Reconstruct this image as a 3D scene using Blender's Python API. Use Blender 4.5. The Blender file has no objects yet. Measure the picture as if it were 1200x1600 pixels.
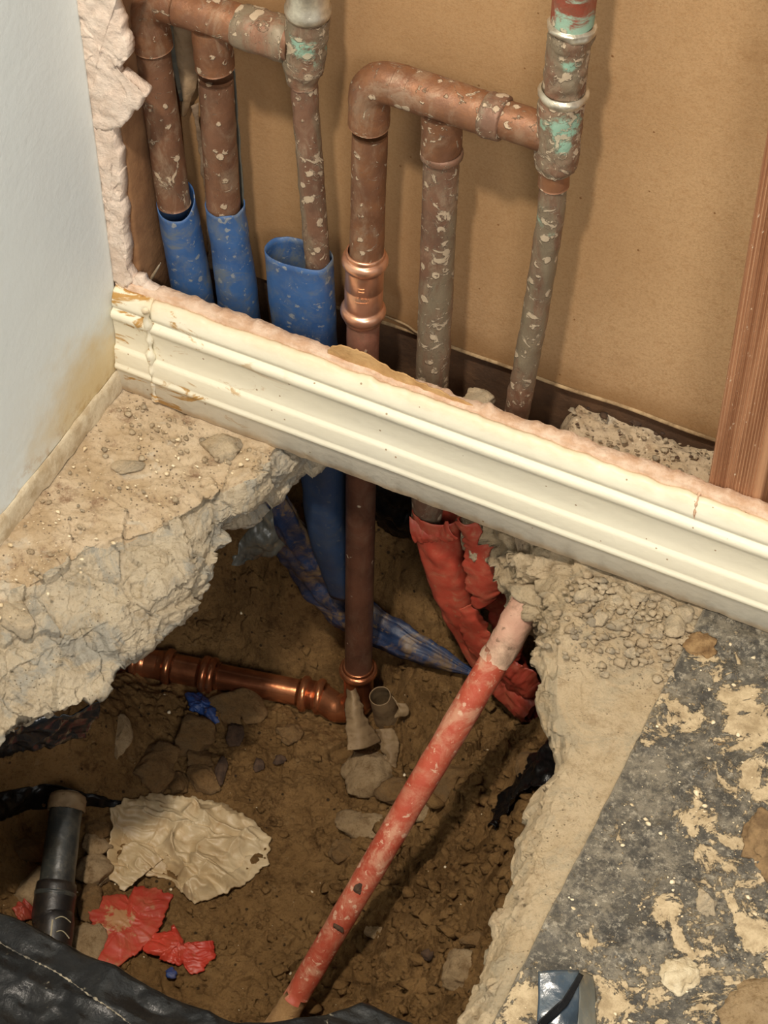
import bpy, bmesh, math, random
import numpy as np
from mathutils import Vector, Matrix, Quaternion

# ------------------------------------------------------------------ camera
F = 3450.0
PITCH = math.radians(50); YAW = math.radians(26.4)
_h = np.array([-math.sin(YAW), math.cos(YAW), 0.0])
FWD = _h * math.cos(PITCH) - np.array([0, 0, 1.0]) * math.sin(PITCH)
RIGHT = np.array([math.cos(YAW), math.sin(YAW), 0.0])
CUP = np.cross(RIGHT, FWD)
def ray(px, py):
    return (FWD * F + RIGHT * (px - 600) - CUP * (py - 800)) / F
CAM = np.array([0, -0.018, 0]) - ray(183, 608) * 2.02
scene = bpy.context.scene
cd = bpy.data.cameras.new('camera'); cam = bpy.data.objects.new('camera', cd)
scene.collection.objects.link(cam); scene.camera = cam
cd.sensor_fit = 'VERTICAL'; cd.sensor_height = 24; cd.lens = F / 1600 * 24
cd.clip_start = 0.05
M = Matrix((( RIGHT[0], CUP[0], -FWD[0], CAM[0]), (RIGHT[1], CUP[1], -FWD[1], CAM[1]),
            (RIGHT[2], CUP[2], -FWD[2], CAM[2]), (0, 0, 0, 1)))
cam.matrix_world = M

# ------------------------------------------------------------------ light
scene.view_settings.view_transform = 'Standard'; scene.view_settings.look = 'None'
scene.view_settings.gamma = 1; scene.view_settings.use_curve_mapping = False
scene.view_settings.exposure = 0.0
w = bpy.data.worlds.new('world'); scene.world = w; w.use_nodes = True
w.node_tree.nodes['Background'].inputs[0].default_value = (0.96, 0.98, 1.0, 1)
w.node_tree.nodes['Background'].inputs[1].default_value = 0.40
def area(name, loc, target, size, power, col):
    l = bpy.data.lights.new(name, 'AREA'); l.shape = 'DISK'; l.size = size; l.energy = power; l.color = col
    o = bpy.data.objects.new(name, l); scene.collection.objects.link(o); o.location = loc
    o.rotation_euler = (Vector(target) - Vector(loc)).to_track_quat('-Z', 'Y').to_euler()
    return o
area('ceiling_lamp_light', (0.42, -1.02, 2.38), (0.35, 0.0, 0.1), 0.13, 47, (1.0, 0.89, 0.75))
area('room_fill_light', (1.9, -2.3, 2.3), (0.3, 0, 0), 0.9, 40, (1.0, 0.95, 0.88))  # added soft fill from the right to brighten the left wall, no visible source

# ------------------------------------------------------------------ helpers
def onz(px, py, z): d = ray(px, py); return CAM + d * ((z - CAM[2]) / d[2])
def ony(px, py, y): d = ray(px, py); return CAM + d * ((y - CAM[1]) / d[1])
def onx(px, py, x): d = ray(px, py); return CAM + d * ((x - CAM[0]) / d[0])
def srgb(r, g, b):
    f = lambda c: (c / 255 / 12.92) if c / 255 <= 0.04045 else ((c / 255 + 0.055) / 1.055) ** 2.4
    return (f(r), f(g), f(b), 1.0)
C = scene.collection

_RS = np.random.RandomState(1234)
_PERM = _RS.permutation(4096).astype(np.int32); _PERM = np.concatenate([_PERM, _PERM])
_TAB = _RS.uniform(0, 1, (4096, 7)).astype(np.float32); _T0 = np.ascontiguousarray(_TAB[:, 0])
def _cell(i, seed):
    """integer lattice (..,3) -> lookup helpers"""
    i = i.astype(np.int32); return (i[..., 0] + seed * 131) & 4095, i[..., 1] & 4095, i[..., 2] & 4095
def _h(x, y, z): return _PERM[(_PERM[(_PERM[x & 4095] + y) & 4095] + z) & 4095]
def vnoise(P, seed=0):
    P = np.asarray(P, np.float32); fl = np.floor(P); f = P - fl; u = f * f * f * (f * (f * 6 - 15) + 10)
    X, Y, Z = _cell(fl, seed); ux, uy, uz = u[..., 0], u[..., 1], u[..., 2]
    r = 0
    for a in (0, 1):
        px = _PERM[(X + a) & 4095]; wx = ux if a else 1 - ux; ry = 0
        for b in (0, 1):
            py = _PERM[(px + Y + b) & 4095]; wy = uy if b else 1 - uy
            v0 = _T0[_PERM[(py + Z) & 4095]]; v1 = _T0[_PERM[(py + Z + 1) & 4095]]
            ry = ry + wy * (v0 + (v1 - v0) * uz)
        r = r + wx * ry
    return (r * 2 - 1).astype(np.float64)
def fbm(P, scale, octv=4, seed=0, gain=0.5):
    P = np.asarray(P, float) * scale; r = 0; a = 1.0
    for k in range(octv):
        r = r + a * vnoise(P + 17.3 * k, seed + k); P = P * 2.03; a *= gain
    return r
def ridged(P, scale, octv=4, seed=0):
    P = np.asarray(P, float) * scale; r = 0; a = 1.0
    for k in range(octv):
        r = r + a * (1 - 2 * np.abs(vnoise(P + 9.1 * k, seed + k))); P = P * 2.1; a *= 0.5
    return r
def worley(P, scale, seed=0):
    """F1 and a planar facet value per cell"""
    P = np.asarray(P, np.float32) * np.float32(scale); shp = P.shape[:-1]; P = P.reshape(-1, 3)
    fl = np.floor(P); fr = P - fl; X, Y, Z = _cell(fl, seed)
    f1 = np.full(len(P), 9.0, np.float32); bh = np.zeros(len(P), np.int32); bo = np.zeros((len(P), 3), np.float32)
    for a in (-1, 0, 1):
        px = _PERM[(X + a) & 4095]
        for b in (-1, 0, 1):
            py = _PERM[(px + Y + b) & 4095]
            for c in (-1, 0, 1):
                h = _PERM[(py + Z + c) & 4095]; t = _TAB[h]
                dx = fr[:, 0] - a - t[:, 0]; dy = fr[:, 1] - b - t[:, 1]; dz = fr[:, 2] - c - t[:, 2]
                d = dx * dx + dy * dy + dz * dz; m = d < f1
                f1[m] = d[m]; bh[m] = h[m]; bo[m, 0] = dx[m]; bo[m, 1] = dy[m]; bo[m, 2] = dz[m]
    t = _TAB[bh]; v = ((t[:, 3:6] - .5) * bo).sum(1) * 1.6 + (t[:, 6] - .5)
    return np.sqrt(f1).reshape(shp).astype(float), None, v.reshape(shp).astype(float)

def link(name, verts, faces, mat, parent=None, smooth=True, solid=0.0, off=0.0):
    me = bpy.data.meshes.new(name)
    verts = np.asarray(verts, float)
    if isinstance(faces, np.ndarray):
        me.vertices.add(len(verts)); me.vertices.foreach_set('co', verts.ravel())
        n = len(faces); k = faces.shape[1]
        me.loops.add(n * k); me.loops.foreach_set('vertex_index', faces.ravel().astype(np.int32))
        me.polygons.add(n); me.polygons.foreach_set('loop_start', np.arange(0, n * k, k, dtype=np.int32))
        me.update(calc_edges=True); me.validate()
    else:
        me.from_pydata([tuple(v) for v in verts], [], faces); me.update()
    if smooth: me.polygons.foreach_set('use_smooth', [True] * len(me.polygons))
    me.materials.append(mat)
    o = bpy.data.objects.new(name, me); C.objects.link(o)
    if parent: o.parent = parent; o.matrix_parent_inverse = Matrix.Translation(-parent.location)
    if solid:
        m = o.modifiers.new('solid', 'SOLIDIFY'); m.thickness = solid; m.offset = off
    return o
def thing(name, label, cat, loc=(0, 0, 0), group=None):
    o = bpy.data.objects.new(name, None); C.objects.link(o); o.location = Vector(loc); o.empty_display_size = .02
    o['label'] = label; o['category'] = cat
    if group: o['group'] = group
    return o
def tag(o, label, cat=None, group=None, kind=None):
    o['label'] = label
    if cat: o['category'] = cat
    if group: o['group'] = group
    if kind: o['kind'] = kind
    return o
def struct(o): o['kind'] = 'structure'; return o
def gridfaces(nu, nv, cu=False, cv=False):
    a = np.arange(nu * nv).reshape(nu, nv)
    if cu: a = np.vstack([a, a[:1]])
    if cv: a = np.hstack([a, a[:, :1]])
    return np.stack([a[:-1, :-1], a[1:, :-1], a[1:, 1:], a[:-1, 1:]], -1).reshape(-1, 4)
def resample(pts, n, smooth=True):
    pts = np.asarray(pts, float)
    if smooth and len(pts) > 2:
        s0 = np.r_[0, np.cumsum(np.linalg.norm(np.diff(pts, axis=0), axis=1))]
        # Catmull-Rom
        out = []
        ext = np.vstack([2 * pts[0] - pts[1], pts, 2 * pts[-1] - pts[-2]])
        for i in range(len(pts) - 1):
            p0, p1, p2, p3 = ext[i:i + 4]
            for t in np.linspace(0, 1, 12, endpoint=False):
                out.append(.5 * ((2 * p1) + (p2 - p0) * t + (2 * p0 - 5 * p1 + 4 * p2 - p3) * t * t + (3 * p1 - p0 - 3 * p2 + p3) * t ** 3))
        out.append(pts[-1]); pts = np.array(out)
    s = np.r_[0, np.cumsum(np.linalg.norm(np.diff(pts, axis=0), axis=1))]
    t = np.linspace(0, s[-1], n)
    return np.stack([np.interp(t, s, pts[:, k]) for k in range(pts.shape[1])], 1)
def frames(path):
    T = np.gradient(path, axis=0); T /= np.linalg.norm(T, axis=1)[:, None] + 1e-12
    ref = np.array([0, 1.0, 0]) if abs(T[0][1]) < .9 else np.array([1.0, 0, 0])
    N = []; n = ref - T[0] * (ref @ T[0]); n /= np.linalg.norm(n)
    for t in T:
        n = n - t * (n @ t); n /= np.linalg.norm(n); N.append(n.copy())
    N = np.array(N); return T, N, np.cross(T, N)
def tube_verts(path, radii, seg=32, flat=1.0, squash=None):
    path = np.asarray(path, float); T, N, B = frames(path)
    a = np.linspace(0, 2 * math.pi, seg, endpoint=False)
    r = np.broadcast_to(np.asarray(radii, float), (len(path),))
    return (path[:, None] + r[:, None, None] * (np.cos(a)[None, :, None] * N[:, None] * flat + np.sin(a)[None, :, None] * B[:, None]))
def tube(name, path, radii, mat, parent=None, seg=32, caps=True, flat=1.0, rough=0.0, rs=60, seed=0, solid=0.0, n=None):
    path = np.asarray(path, float)
    if n:
        r = np.broadcast_to(np.asarray(radii, float), (len(path),))
        q = resample(np.c_[path, r], n); path = q[:, :3]; radii = q[:, 3]
    V = tube_verts(path, radii, seg, flat)
    if rough:
        c = path[:, None]; d = V - c; d /= np.linalg.norm(d, axis=2)[..., None] + 1e-9
        V = V + d * (fbm(V, rs, 3, seed) * rough)[..., None]
    nu = len(path); f = [tuple(q) for q in gridfaces(nu, seg, cv=True)]
    vs = V.reshape(-1, 3)
    if caps:
        f.append(tuple(range(seg))[::-1]); f.append(tuple(range((nu - 1) * seg, nu * seg)))
    return link(name, vs, f, mat, parent, True, solid)
def lathe(name, p0, p1, prof, mat, parent=None, seg=40):
    """prof: (distance along p0->p1 in m, radius)"""
    p0 = np.asarray(p0, float); p1 = np.asarray(p1, float); d = (p1 - p0) / np.linalg.norm(p1 - p0)
    path = np.array([p0 + d * s for s, r in prof]); 
    ref = np.array([0, 1.0, 0]) if abs(d[1]) < .9 else np.array([1.0, 0, 0])
    N = ref - d * (ref @ d); N /= np.linalg.norm(N); B = np.cross(d, N)
    a = np.linspace(0, 2 * math.pi, seg, endpoint=False); r = np.array([r for s, r in prof])
    V = path[:, None] + r[:, None, None] * (np.cos(a)[None, :, None] * N + np.sin(a)[None, :, None] * B)
    f = [tuple(q) for q in gridfaces(len(prof), seg, cv=True)]
    return link(name, V.reshape(-1, 3), f, mat, parent, True)
def box(name, lo, hi, mat, parent=None, bevel=0.0):
    bm = bmesh.new(); bmesh.ops.create_cube(bm, size=1)
    lo = Vector(lo); hi = Vector(hi)
    for v in bm.verts: v.co = Vector(((v.co[i] + .5) * (hi[i] - lo[i]) + lo[i]) for i in range(3))
    if bevel: bmesh.ops.bevel(bm, geom=bm.edges[:], offset=bevel, segments=2, affect='EDGES', profile=.6)
    me = bpy.data.meshes.new(name); bm.to_mesh(me); bm.free(); me.materials.append(mat)
    o = bpy.data.objects.new(name, me); C.objects.link(o)
    if parent: o.parent = parent; o.matrix_parent_inverse = Matrix.Translation(-parent.location)
    return o

# ------------------------------------------------------------------ materials
class NT:
    def __init__(s, name):
        s.m = bpy.data.materials.new(name); s.m.use_nodes = True; s.t = s.m.node_tree
        s.b = s.t.nodes['Principled BSDF']; s.co = s.t.nodes.new('ShaderNodeTexCoord').outputs['Object']; s.bn = None
    def n(s, typ, **k):
        nd = s.t.nodes.new(typ)
        for a, b in k.items(): setattr(nd, a, b)
        return nd
    def put(s, sock, v):
        if hasattr(v, 'links') or isinstance(v, bpy.types.NodeSocket): s.t.links.new(v, sock)
        else: sock.default_value = v
    def noise(s, scale, detail=6, rough=.6, dist=0, off=0, stretch=None):
        mp = s.n('ShaderNodeMapping'); s.t.links.new(s.co, mp.inputs[0]); mp.inputs[1].default_value = (off, off * 1.7, off * .6)
        if stretch: mp.inputs[3].default_value = stretch
        nd = s.n('ShaderNodeTexNoise'); s.t.links.new(mp.outputs[0], nd.inputs['Vector'])
        nd.inputs['Scale'].default_value = scale; nd.inputs['Detail'].default_value = detail
        nd.inputs['Roughness'].default_value = rough; nd.inputs['Distortion'].default_value = dist
        return nd.outputs['Fac']
    def vor(s, scale, feat='F1', out='Distance', off=0):
        mp = s.n('ShaderNodeMapping'); s.t.links.new(s.co, mp.inputs[0]); mp.inputs[1].default_value = (off, off, off)
        nd = s.n('ShaderNodeTexVoronoi'); nd.feature = feat; s.t.links.new(mp.outputs[0], nd.inputs['Vector'])
        nd.inputs['Scale'].default_value = scale; return nd.outputs[out]
    def step(s, v, a, b, lo=0., hi=1.):
        nd = s.n('ShaderNodeMapRange'); nd.interpolation_type = 'SMOOTHSTEP'; s.put(nd.inputs[0], v)
        nd.inputs[1].default_value = a; nd.inputs[2].default_value = b; nd.inputs[3].default_value = lo; nd.inputs[4].default_value = hi
        return nd.outputs[0]
    def math(s, op, a, b=0.0):
        nd = s.n('ShaderNodeMath', operation=op); s.put(nd.inputs[0], a); s.put(nd.inputs[1], b); return nd.outputs[0]
    def mix(s, f, a, b, mode='MIX'):
        nd = s.n('ShaderNodeMix', data_type='RGBA', blend_type=mode); s.put(nd.inputs[0], f); s.put(nd.inputs[6], a); s.put(nd.inputs[7], b)
        return nd.outputs[2]
    def axis(s, k):
        nd = s.n('ShaderNodeSeparateXYZ'); s.t.links.new(s.co, nd.inputs[0]); return nd.outputs[k]
    def bump(s, h, dist, strength=1.0):
        nd = s.n('ShaderNodeBump'); nd.inputs['Distance'].default_value = dist; nd.inputs['Strength'].default_value = strength
        s.put(nd.inputs['Height'], h)
        if s.bn is not None: s.t.links.new(s.bn, nd.inputs['Normal'])
        s.bn = nd.outputs[0]; s.t.links.new(s.bn, s.b.inputs['Normal'])
    def set(s, col=None, rough=None, metal=None, **k):
        if col is not None: s.put(s.b.inputs['Base Color'], col)
        if rough is not None: s.put(s.b.inputs['Roughness'], rough)
        if metal is not None: s.put(s.b.inputs['Metallic'], metal)
        for a, b in k.items(): s.put(s.b.inputs[a.replace('_', ' ')], b)
        return s.m

def mat_concrete(name, base, dark, light, grey=None, speck=True, off=0):
    t = NT(name)
    c = t.mix(t.step(t.noise(18, 10, .70, off=off), .35, .65), base, light)
    c = t.mix(t.math('MULTIPLY', t.step(t.noise(55, 10, .78, off=off + 3), .48, .68), .8), c, dark)
    if grey: c = t.mix(t.math('MULTIPLY', t.step(t.noise(20, 9, .7, 1.0, off=off + 7), .48, .62), .8), c, grey)
    c = t.mix(t.step(t.noise(240, 6, .8, off=off + 4), .52, .70, 0, .55), c, tuple(x * .55 for x in dark[:3]) + (1,))
    if speck:
        m = t.step(t.noise(30, 5, .6, off=off + 8), .50, .60)
        c = t.mix(t.math('MULTIPLY', m, t.step(t.vor(230, off=off), .12, .20, .8, 0)), c, tuple(x * .35 for x in dark[:3]) + (1,))
    t.set(c, .95, Specular_IOR_Level=.2); t.bump(t.noise(230, 8, .8), .0022); t.bump(t.noise(70, 8, .7), .004); return t.m
M_conc_left = mat_concrete('broken_concrete', srgb(206, 188, 158), srgb(172, 150, 118), srgb(218, 202, 174), srgb(172, 168, 156))
M_conc_right = mat_concrete('tan_concrete', srgb(200, 176, 140), srgb(170, 144, 110), srgb(212, 190, 156), srgb(186, 170, 142), off=4)
M_rubble = mat_concrete('rubble_stone', srgb(196, 172, 138), srgb(156, 132, 100), srgb(214, 194, 162), srgb(160, 148, 128), off=2)
M_rock = mat_concrete('buried_rock', srgb(136, 104, 66), srgb(96, 70, 42), srgb(156, 124, 84), srgb(122, 98, 68), speck=False, off=9)
M_rock_pale = mat_concrete('pale_rock', srgb(170, 142, 104), srgb(124, 96, 62), srgb(184, 158, 122), speck=False, off=5)

def dust_top():
    t = NT('dusty_concrete')
    c = t.mix(t.step(t.noise(14, 8, .7), .38, .62), srgb(190, 164, 128), srgb(214, 192, 160))
    c = t.mix(t.step(t.noise(30, 8, .75, off=3), .53, .68), c, srgb(150, 120, 92))
    c = t.mix(t.step(t.noise(22, 6, .6, 1.0, off=7), .56, .68, 0, .6), c, srgb(205, 198, 180))
    m = t.step(t.noise(26, 6, .65, off=12), .46, .58); m2 = t.step(t.noise(34, 6, .65, off=14), .50, .60)
    c = t.mix(t.math('MULTIPLY', m, t.step(t.vor(200), .14, .24, .85, 0)), c, srgb(84, 66, 52))
    c = t.mix(t.math('MULTIPLY', m2, t.step(t.vor(170, off=4), .12, .18, .9, 0)), c, srgb(236, 220, 190))
    c = t.mix(t.step(t.noise(250, 6, .8, off=4), .52, .70, 0, .5), c, srgb(110, 86, 62))
    t.set(c, .92); t.bump(t.noise(220, 8, .8), .002); t.bump(t.vor(140), .0012); return t.m
M_left = dust_top()

def soil_mat():
    t = NT('soil')
    c = t.mix(t.step(t.noise(9, 8, .7), .35, .65), srgb(142, 108, 66), srgb(172, 134, 86))
    c = t.mix(t.step(t.noise(40, 8, .75, off=2), .5, .72), c, srgb(92, 64, 36))
    c = t.mix(t.step(t.noise(70, 6, .7, off=6), .58, .7), c, srgb(168, 134, 90))
    c = t.mix(t.step(t.vor(60, off=3), .07, .14, .85, 0), c, srgb(50, 40, 32))
    c = t.mix(t.step(t.noise(230, 6, .8, off=14), .50, .68, 0, .55), c, srgb(66, 46, 28))
    c = t.mix(t.step(t.noise(190, 5, .8, off=24), .60, .72, 0, .5), c, srgb(186, 152, 106))
    t.set(c, .97, Specular_IOR_Level=.15); t.bump(t.noise(190, 8, .8), .0045); t.bump(t.noise(55, 8, .75), .006); return t.m
M_soil = soil_mat()

def kraft():
    t = NT('kraft_paper')
    c = t.mix(t.step(t.noise(3.5, 5, .55), .3, .7), srgb(172, 137, 97), srgb(190, 156, 115))
    c = t.mix(t.step(t.noise(160, 4, .8), .45, .75, 0, .45), c, srgb(160, 120, 78))
    c = t.mix(t.step(t.noise(7, 5, .6, .6, off=5), .60, .75, 0, .5), c, srgb(142, 104, 64))
    c = t.mix(t.step(t.vor(38, off=1), .03, .05, .9, 0), c, srgb(120, 80, 46))
    # foot of the sheet drawn darker, with an uneven upper edge
    z = t.math('ADD', t.axis('Z'), t.math('MULTIPLY', t.noise(16, 5, .6), .05))
    c = t.mix(t.step(z, .098, .135, .6, 0), c, srgb(136, 100, 60))
    c = t.mix(t.step(t.noise(420, 3, .8, off=8), .40, .70, 0, .35), c, srgb(136, 102, 64))
    c = t.mix(t.math('MULTIPLY', t.step(t.axis('X'), .02, .42, .55, 0), 1.0), c, srgb(158, 118, 78))  # cavity shading painted into the paper colour, darker towards the left
    t.set(c, .9, Specular_IOR_Level=.2); t.bump(t.noise(300, 4, .7), .0004); return t.m
M_kraft = kraft()

def wall_paint():
    t = NT('white_wall_paint')
    c = t.mix(t.noise(3, 4), srgb(226, 236, 236), srgb(234, 240, 238))
    y = t.axis('Y'); z = t.axis('Z')
    d = t.math('ADD', t.math('MULTIPLY', y, -1.0), t.math('MULTIPLY', t.noise(14, 6, .65), .20))   # distance from the corner
    d2 = t.math('ADD', z, t.math('MULTIPLY', t.noise(20, 5, .6, off=2), .12))
    a = t.math('MULTIPLY', t.step(d, .16, .30, 1, 0), t.step(d2, .10, .19, 1, 0))
    c = t.mix(t.math('MULTIPLY', a, .9), c, srgb(214, 190, 138))
    low = t.step(t.math('ADD', z, t.math('MULTIPLY', t.noise(25, 6, .65, off=1), .07)), .045, .085, 1, 0)
    c = t.mix(t.math('MULTIPLY', t.math('MULTIPLY', low, t.step(t.noise(60, 5, .7, off=4), .45, .62)), .8), c, srgb(180, 144, 88))
    t.set(c, .6); t.bump(t.noise(120, 3, .6), .0004); t.bump(t.noise(20, 3, .5), .0008); return t.m
M_wall = wall_paint()

def base_paint():
    t = NT('cream_baseboard_paint')
    c = t.mix(t.noise(6, 4), srgb(238, 229, 200), srgb(232, 226, 206))
    z = t.axis('Z'); x = t.axis('X')
    c = t.mix(t.math('MULTIPLY', t.step(z, .026, .030, 1, 0), .75), c, srgb(214, 206, 188))
    low = t.step(t.math('ADD', z, t.math('MULTIPLY', t.noise(40, 6, .6), .018)), .012, .021, .75, 0)
    c = t.mix(low, c, srgb(192, 164, 126))
    edge = t.step(t.math('SUBTRACT', z, t.math('MULTIPLY', t.noise(18, 6, .7, stretch=(1, 1, 2)), .022)), .098, .110, 0, .5)
    c = t.mix(edge, c, srgb(216, 192, 148))
    st = t.math('MULTIPLY', t.step(x, .08, .20, 1, 0), t.step(t.noise(34, 7, .65, .8, off=3, stretch=(.6, 1, 1.4)), .57, .63))
    c = t.mix(st, c, srgb(184, 142, 80))
    c = t.mix(t.step(t.vor(60, off=8), .05, .07, .8, 0), c, srgb(150, 116, 76))
    t.set(c, .42, Specular_IOR_Level=.4); t.bump(t.noise(90, 4, .6), .0006); return t.m
M_base = base_paint()
def simple(name, col, col2, rough=.8, metal=0, ns=30, bs=.001, bscale=120, **k):
    t = NT(name); t.set(t.mix(t.step(t.noise(ns, 6, .65), .35, .65), col, col2), rough, metal, **k)
    if bs: t.bump(t.noise(bscale, 6, .7), bs)
    return t.m
M_gyp = simple('torn_gypsum', srgb(222, 200, 180), srgb(234, 216, 198), .95, ns=50, bs=.002, bscale=150)
M_gyp_stain = simple('stained_torn_paper', srgb(206, 168, 136), srgb(228, 200, 174), .95, ns=70, bs=.002, bscale=180)
M_paper_edge = simple('torn_brown_paper', srgb(176, 134, 84), srgb(200, 160, 108), .9, ns=40, bs=.0015)
M_darkwood = simple('dark_damp_wood', srgb(74, 52, 34), srgb(98, 70, 46), .85, ns=25, bs=.002, bscale=60)
M_crumb = simple('plaster_crumb', srgb(238, 222, 190), srgb(210, 188, 150), .95, ns=80)
M_mud_crumb = simple('dark_crumb', srgb(88, 66, 48), srgb(60, 44, 32), .95, ns=80)

def stud_mat():
    t = NT('sawn_fir')
    g = t.noise(110, 4, .6, .3, stretch=(1, 1, .02))
    c = t.mix(t.step(g, .35, .65), srgb(146, 98, 64), srgb(190, 142, 104))
    c = t.mix(t.step(t.noise(9, 5, .6, off=1, stretch=(1, 1, .3)), .45, .7), c, srgb(152, 104, 72))
    c = t.mix(t.step(t.noise(180, 4, .6, off=4), .66, .72), c, srgb(222, 200, 170))
    t.set(c, .75); t.bump(t.noise(160, 5, .65, stretch=(1, 1, .04)), .0012); return t.m
M_stud = stud_mat()
M_stud_old = simple('weathered_stud', srgb(150, 110, 74), srgb(120, 84, 54), .85, ns=20, bs=.001, bscale=80)

def copper(name, dirt=.5, green=.3, shine=.4, base=(136, 96, 70), base2=(104, 74, 56), off=0, greyish=0.0, mottle=.8, spots=()):
    t = NT(name)
    c = t.mix(t.step(t.noise(22, 6, .65, off=off), .3, .7), srgb(*base), srgb(*base2))
    c = t.mix(t.math('MULTIPLY', t.step(t.noise(60, 7, .75, .5, off=off + 2), .45, .6), mottle * .6), c, srgb(124, 88, 68))
    haze = t.math('MULTIPLY', t.step(t.noise(34, 9, .75, 1.5, off=off + 4, stretch=(1, 1, .5)), .48, .66), .42 * dirt + .12)
    c = t.mix(haze, c, srgb(176, 156, 130))
    if greyish: c = t.mix(t.math('MULTIPLY', t.step(t.noise(18, 8, .7, .6, off=off + 9, stretch=(1, 1, .35)), .62 - greyish * .3, .78 - greyish * .3), .8), c, srgb(132, 122, 100))
    big = t.step(t.noise(40, 7, .68, 1.6, off=off + 5), .70 - .16 * dirt, .74 - .16 * dirt)
    mp = t.math('ADD', t.vor(75, off=off * .3), t.math('MULTIPLY', t.math('SUBTRACT', t.noise(160, 4, .6), .5), .35))
    sm = t.math('MULTIPLY', t.step(mp, .12 + .16 * dirt, .18 + .16 * dirt, 1, 0), t.step(t.noise(60, 5, .65, off=off + 6), .56 - .12 * dirt, .60 - .12 * dirt))
    fn = t.step(t.noise(190, 4, .6, .8, off=off + 8), .74 - .13 * dirt, .78 - .13 * dirt)
    pl = t.math('MAXIMUM', t.math('MAXIMUM', big, sm), fn)
    gm = t.step(t.noise(20, 9, .75, .8, off=off + 12), .70 - .22 * green, .80 - .22 * green)
    for (px, py, r) in spots:
        vd = t.n('ShaderNodeVectorMath', operation='DISTANCE'); t.t.links.new(t.co, vd.inputs[0]); vd.inputs[1].default_value = tuple(ony(px, py, .042))
        dv = t.math('ADD', vd.outputs['Value'], t.math('MULTIPLY', t.math('SUBTRACT', t.noise(70, 7, .72, off=off), .5), r * 3.2))
        gm = t.math('MAXIMUM', gm, t.step(dv, r * .6, r * 1.2, 1, 0))
    c = t.mix(t.math('MULTIPLY', gm, .85), c, t.mix(t.noise(90, 5), srgb(120, 176, 150), srgb(158, 186, 164)))
    c = t.mix(t.math('MULTIPLY', pl, .78), c, t.mix(t.noise(90, 4), srgb(208, 188, 158), srgb(168, 148, 122)))
    allm = t.math('MAXIMUM', pl, gm)
    mr = t.n('ShaderNodeMapRange'); t.put(mr.inputs[0], allm); mr.inputs[3].default_value = .60 - shine * .35; mr.inputs[4].default_value = .9
    t.put(t.b.inputs['Roughness'], mr.outputs[0])
    mm = t.n('ShaderNodeMapRange'); t.put(mm.inputs[0], allm); mm.inputs[3].default_value = shine; mm.inputs[4].default_value = 0
    t.put(t.b.inputs['Metallic'], mm.outputs[0])
    t.set(c); t.bump(pl, .0009); t.bump(t.noise(200, 5, .7), .0005); return t.m
M_cop_a = copper('tarnished_copper', .62, .05, .30, off=0)
M_cop_b = copper('splashed_copper', .62, .15, .35, (148, 102, 70), (114, 78, 56), off=3)
M_cop_c = copper('greyed_copper', .80, .35, .25, (134, 98, 76), (108, 82, 66), off=8, greyish=.55)
M_cop_g = copper('crusted_brass', 1.0, .45, .2, (138, 98, 74), (110, 84, 66), off=14, greyish=.7, spots=[(886, 205, .012), (882, 232, .007), (470, 72, .010), (482, 84, .006), (890, 105, .006), (856, 190, .006)])
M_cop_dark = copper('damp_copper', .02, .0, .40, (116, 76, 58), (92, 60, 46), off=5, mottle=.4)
def bright_cop(name, a, b, rough=.2):
    t = NT(name); t.set(t.mix(t.step(t.noise(30, 5, .6), .35, .7), srgb(*a), srgb(*b)), rough, .85)
    t.bump(t.noise(120, 3, .6), .0002); return t.m
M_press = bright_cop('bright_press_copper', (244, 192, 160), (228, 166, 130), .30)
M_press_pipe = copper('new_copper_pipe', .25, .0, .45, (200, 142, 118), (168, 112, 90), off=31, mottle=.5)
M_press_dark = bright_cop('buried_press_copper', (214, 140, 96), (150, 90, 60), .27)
M_nickel = simple('nickel_ring', srgb(220, 212, 190), srgb(180, 170, 150), .3, .7, ns=80, bs=.0006)

def plastic(name, col, col2, dirt_col, dirt=.5, rough=.4, off=0, bs=.0006, dust=None, low=None, spots=(), **k):
    t = NT(name); c = t.mix(t.step(t.noise(12, 4, .6, off=off), .35, .65), col, col2)
    c = t.mix(t.math('MULTIPLY', t.step(t.noise(46, 10, .80, .6, off=off + 5), .44, .66), .25 + .35 * dirt), c, dirt_col)
    c = t.mix(t.math('MULTIPLY', t.step(t.noise(20, 9, .72, 1.0, off=off + 1), .66 - .2 * dirt, .76 - .16 * dirt), .85), c, dirt_col)
    for (px, py, r, z, colr) in spots:
        vd = t.n('ShaderNodeVectorMath', operation='DISTANCE'); t.t.links.new(t.co, vd.inputs[0]); vd.inputs[1].default_value = tuple(onz(px, py, z))
        dv = t.math('ADD', vd.outputs['Value'], t.math('MULTIPLY', t.math('SUBTRACT', t.noise(90, 7, .7), .5), r * 3.2)); c = t.mix(t.step(dv, r * .75, r * 1.0, .88, 0), c, colr)
    d2 = t.step(t.noise(130, 5, .65, .6, off=off + 3), .74 - .16 * dirt, .79 - .16 * dirt)
    d3 = t.math('MULTIPLY', t.step(t.math('ADD', t.vor(95, off=off), t.math('MULTIPLY', t.math('SUBTRACT', t.noise(150, 5, .7), .5), .8)), .16, .26, 1, 0), t.step(t.noise(40, 5, .65, off=off + 6), .60 - .12 * dirt, .66 - .12 * dirt))
    c = t.mix(t.math('MULTIPLY', t.math('MAXIMUM', d2, d3), .7), c, dust or dirt_col)
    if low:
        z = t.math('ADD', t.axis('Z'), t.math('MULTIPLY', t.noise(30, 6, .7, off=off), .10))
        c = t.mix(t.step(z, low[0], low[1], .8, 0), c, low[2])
    t.set(c, rough, **k); t.bump(t.noise(70, 5, .6), bs); return t.m
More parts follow.
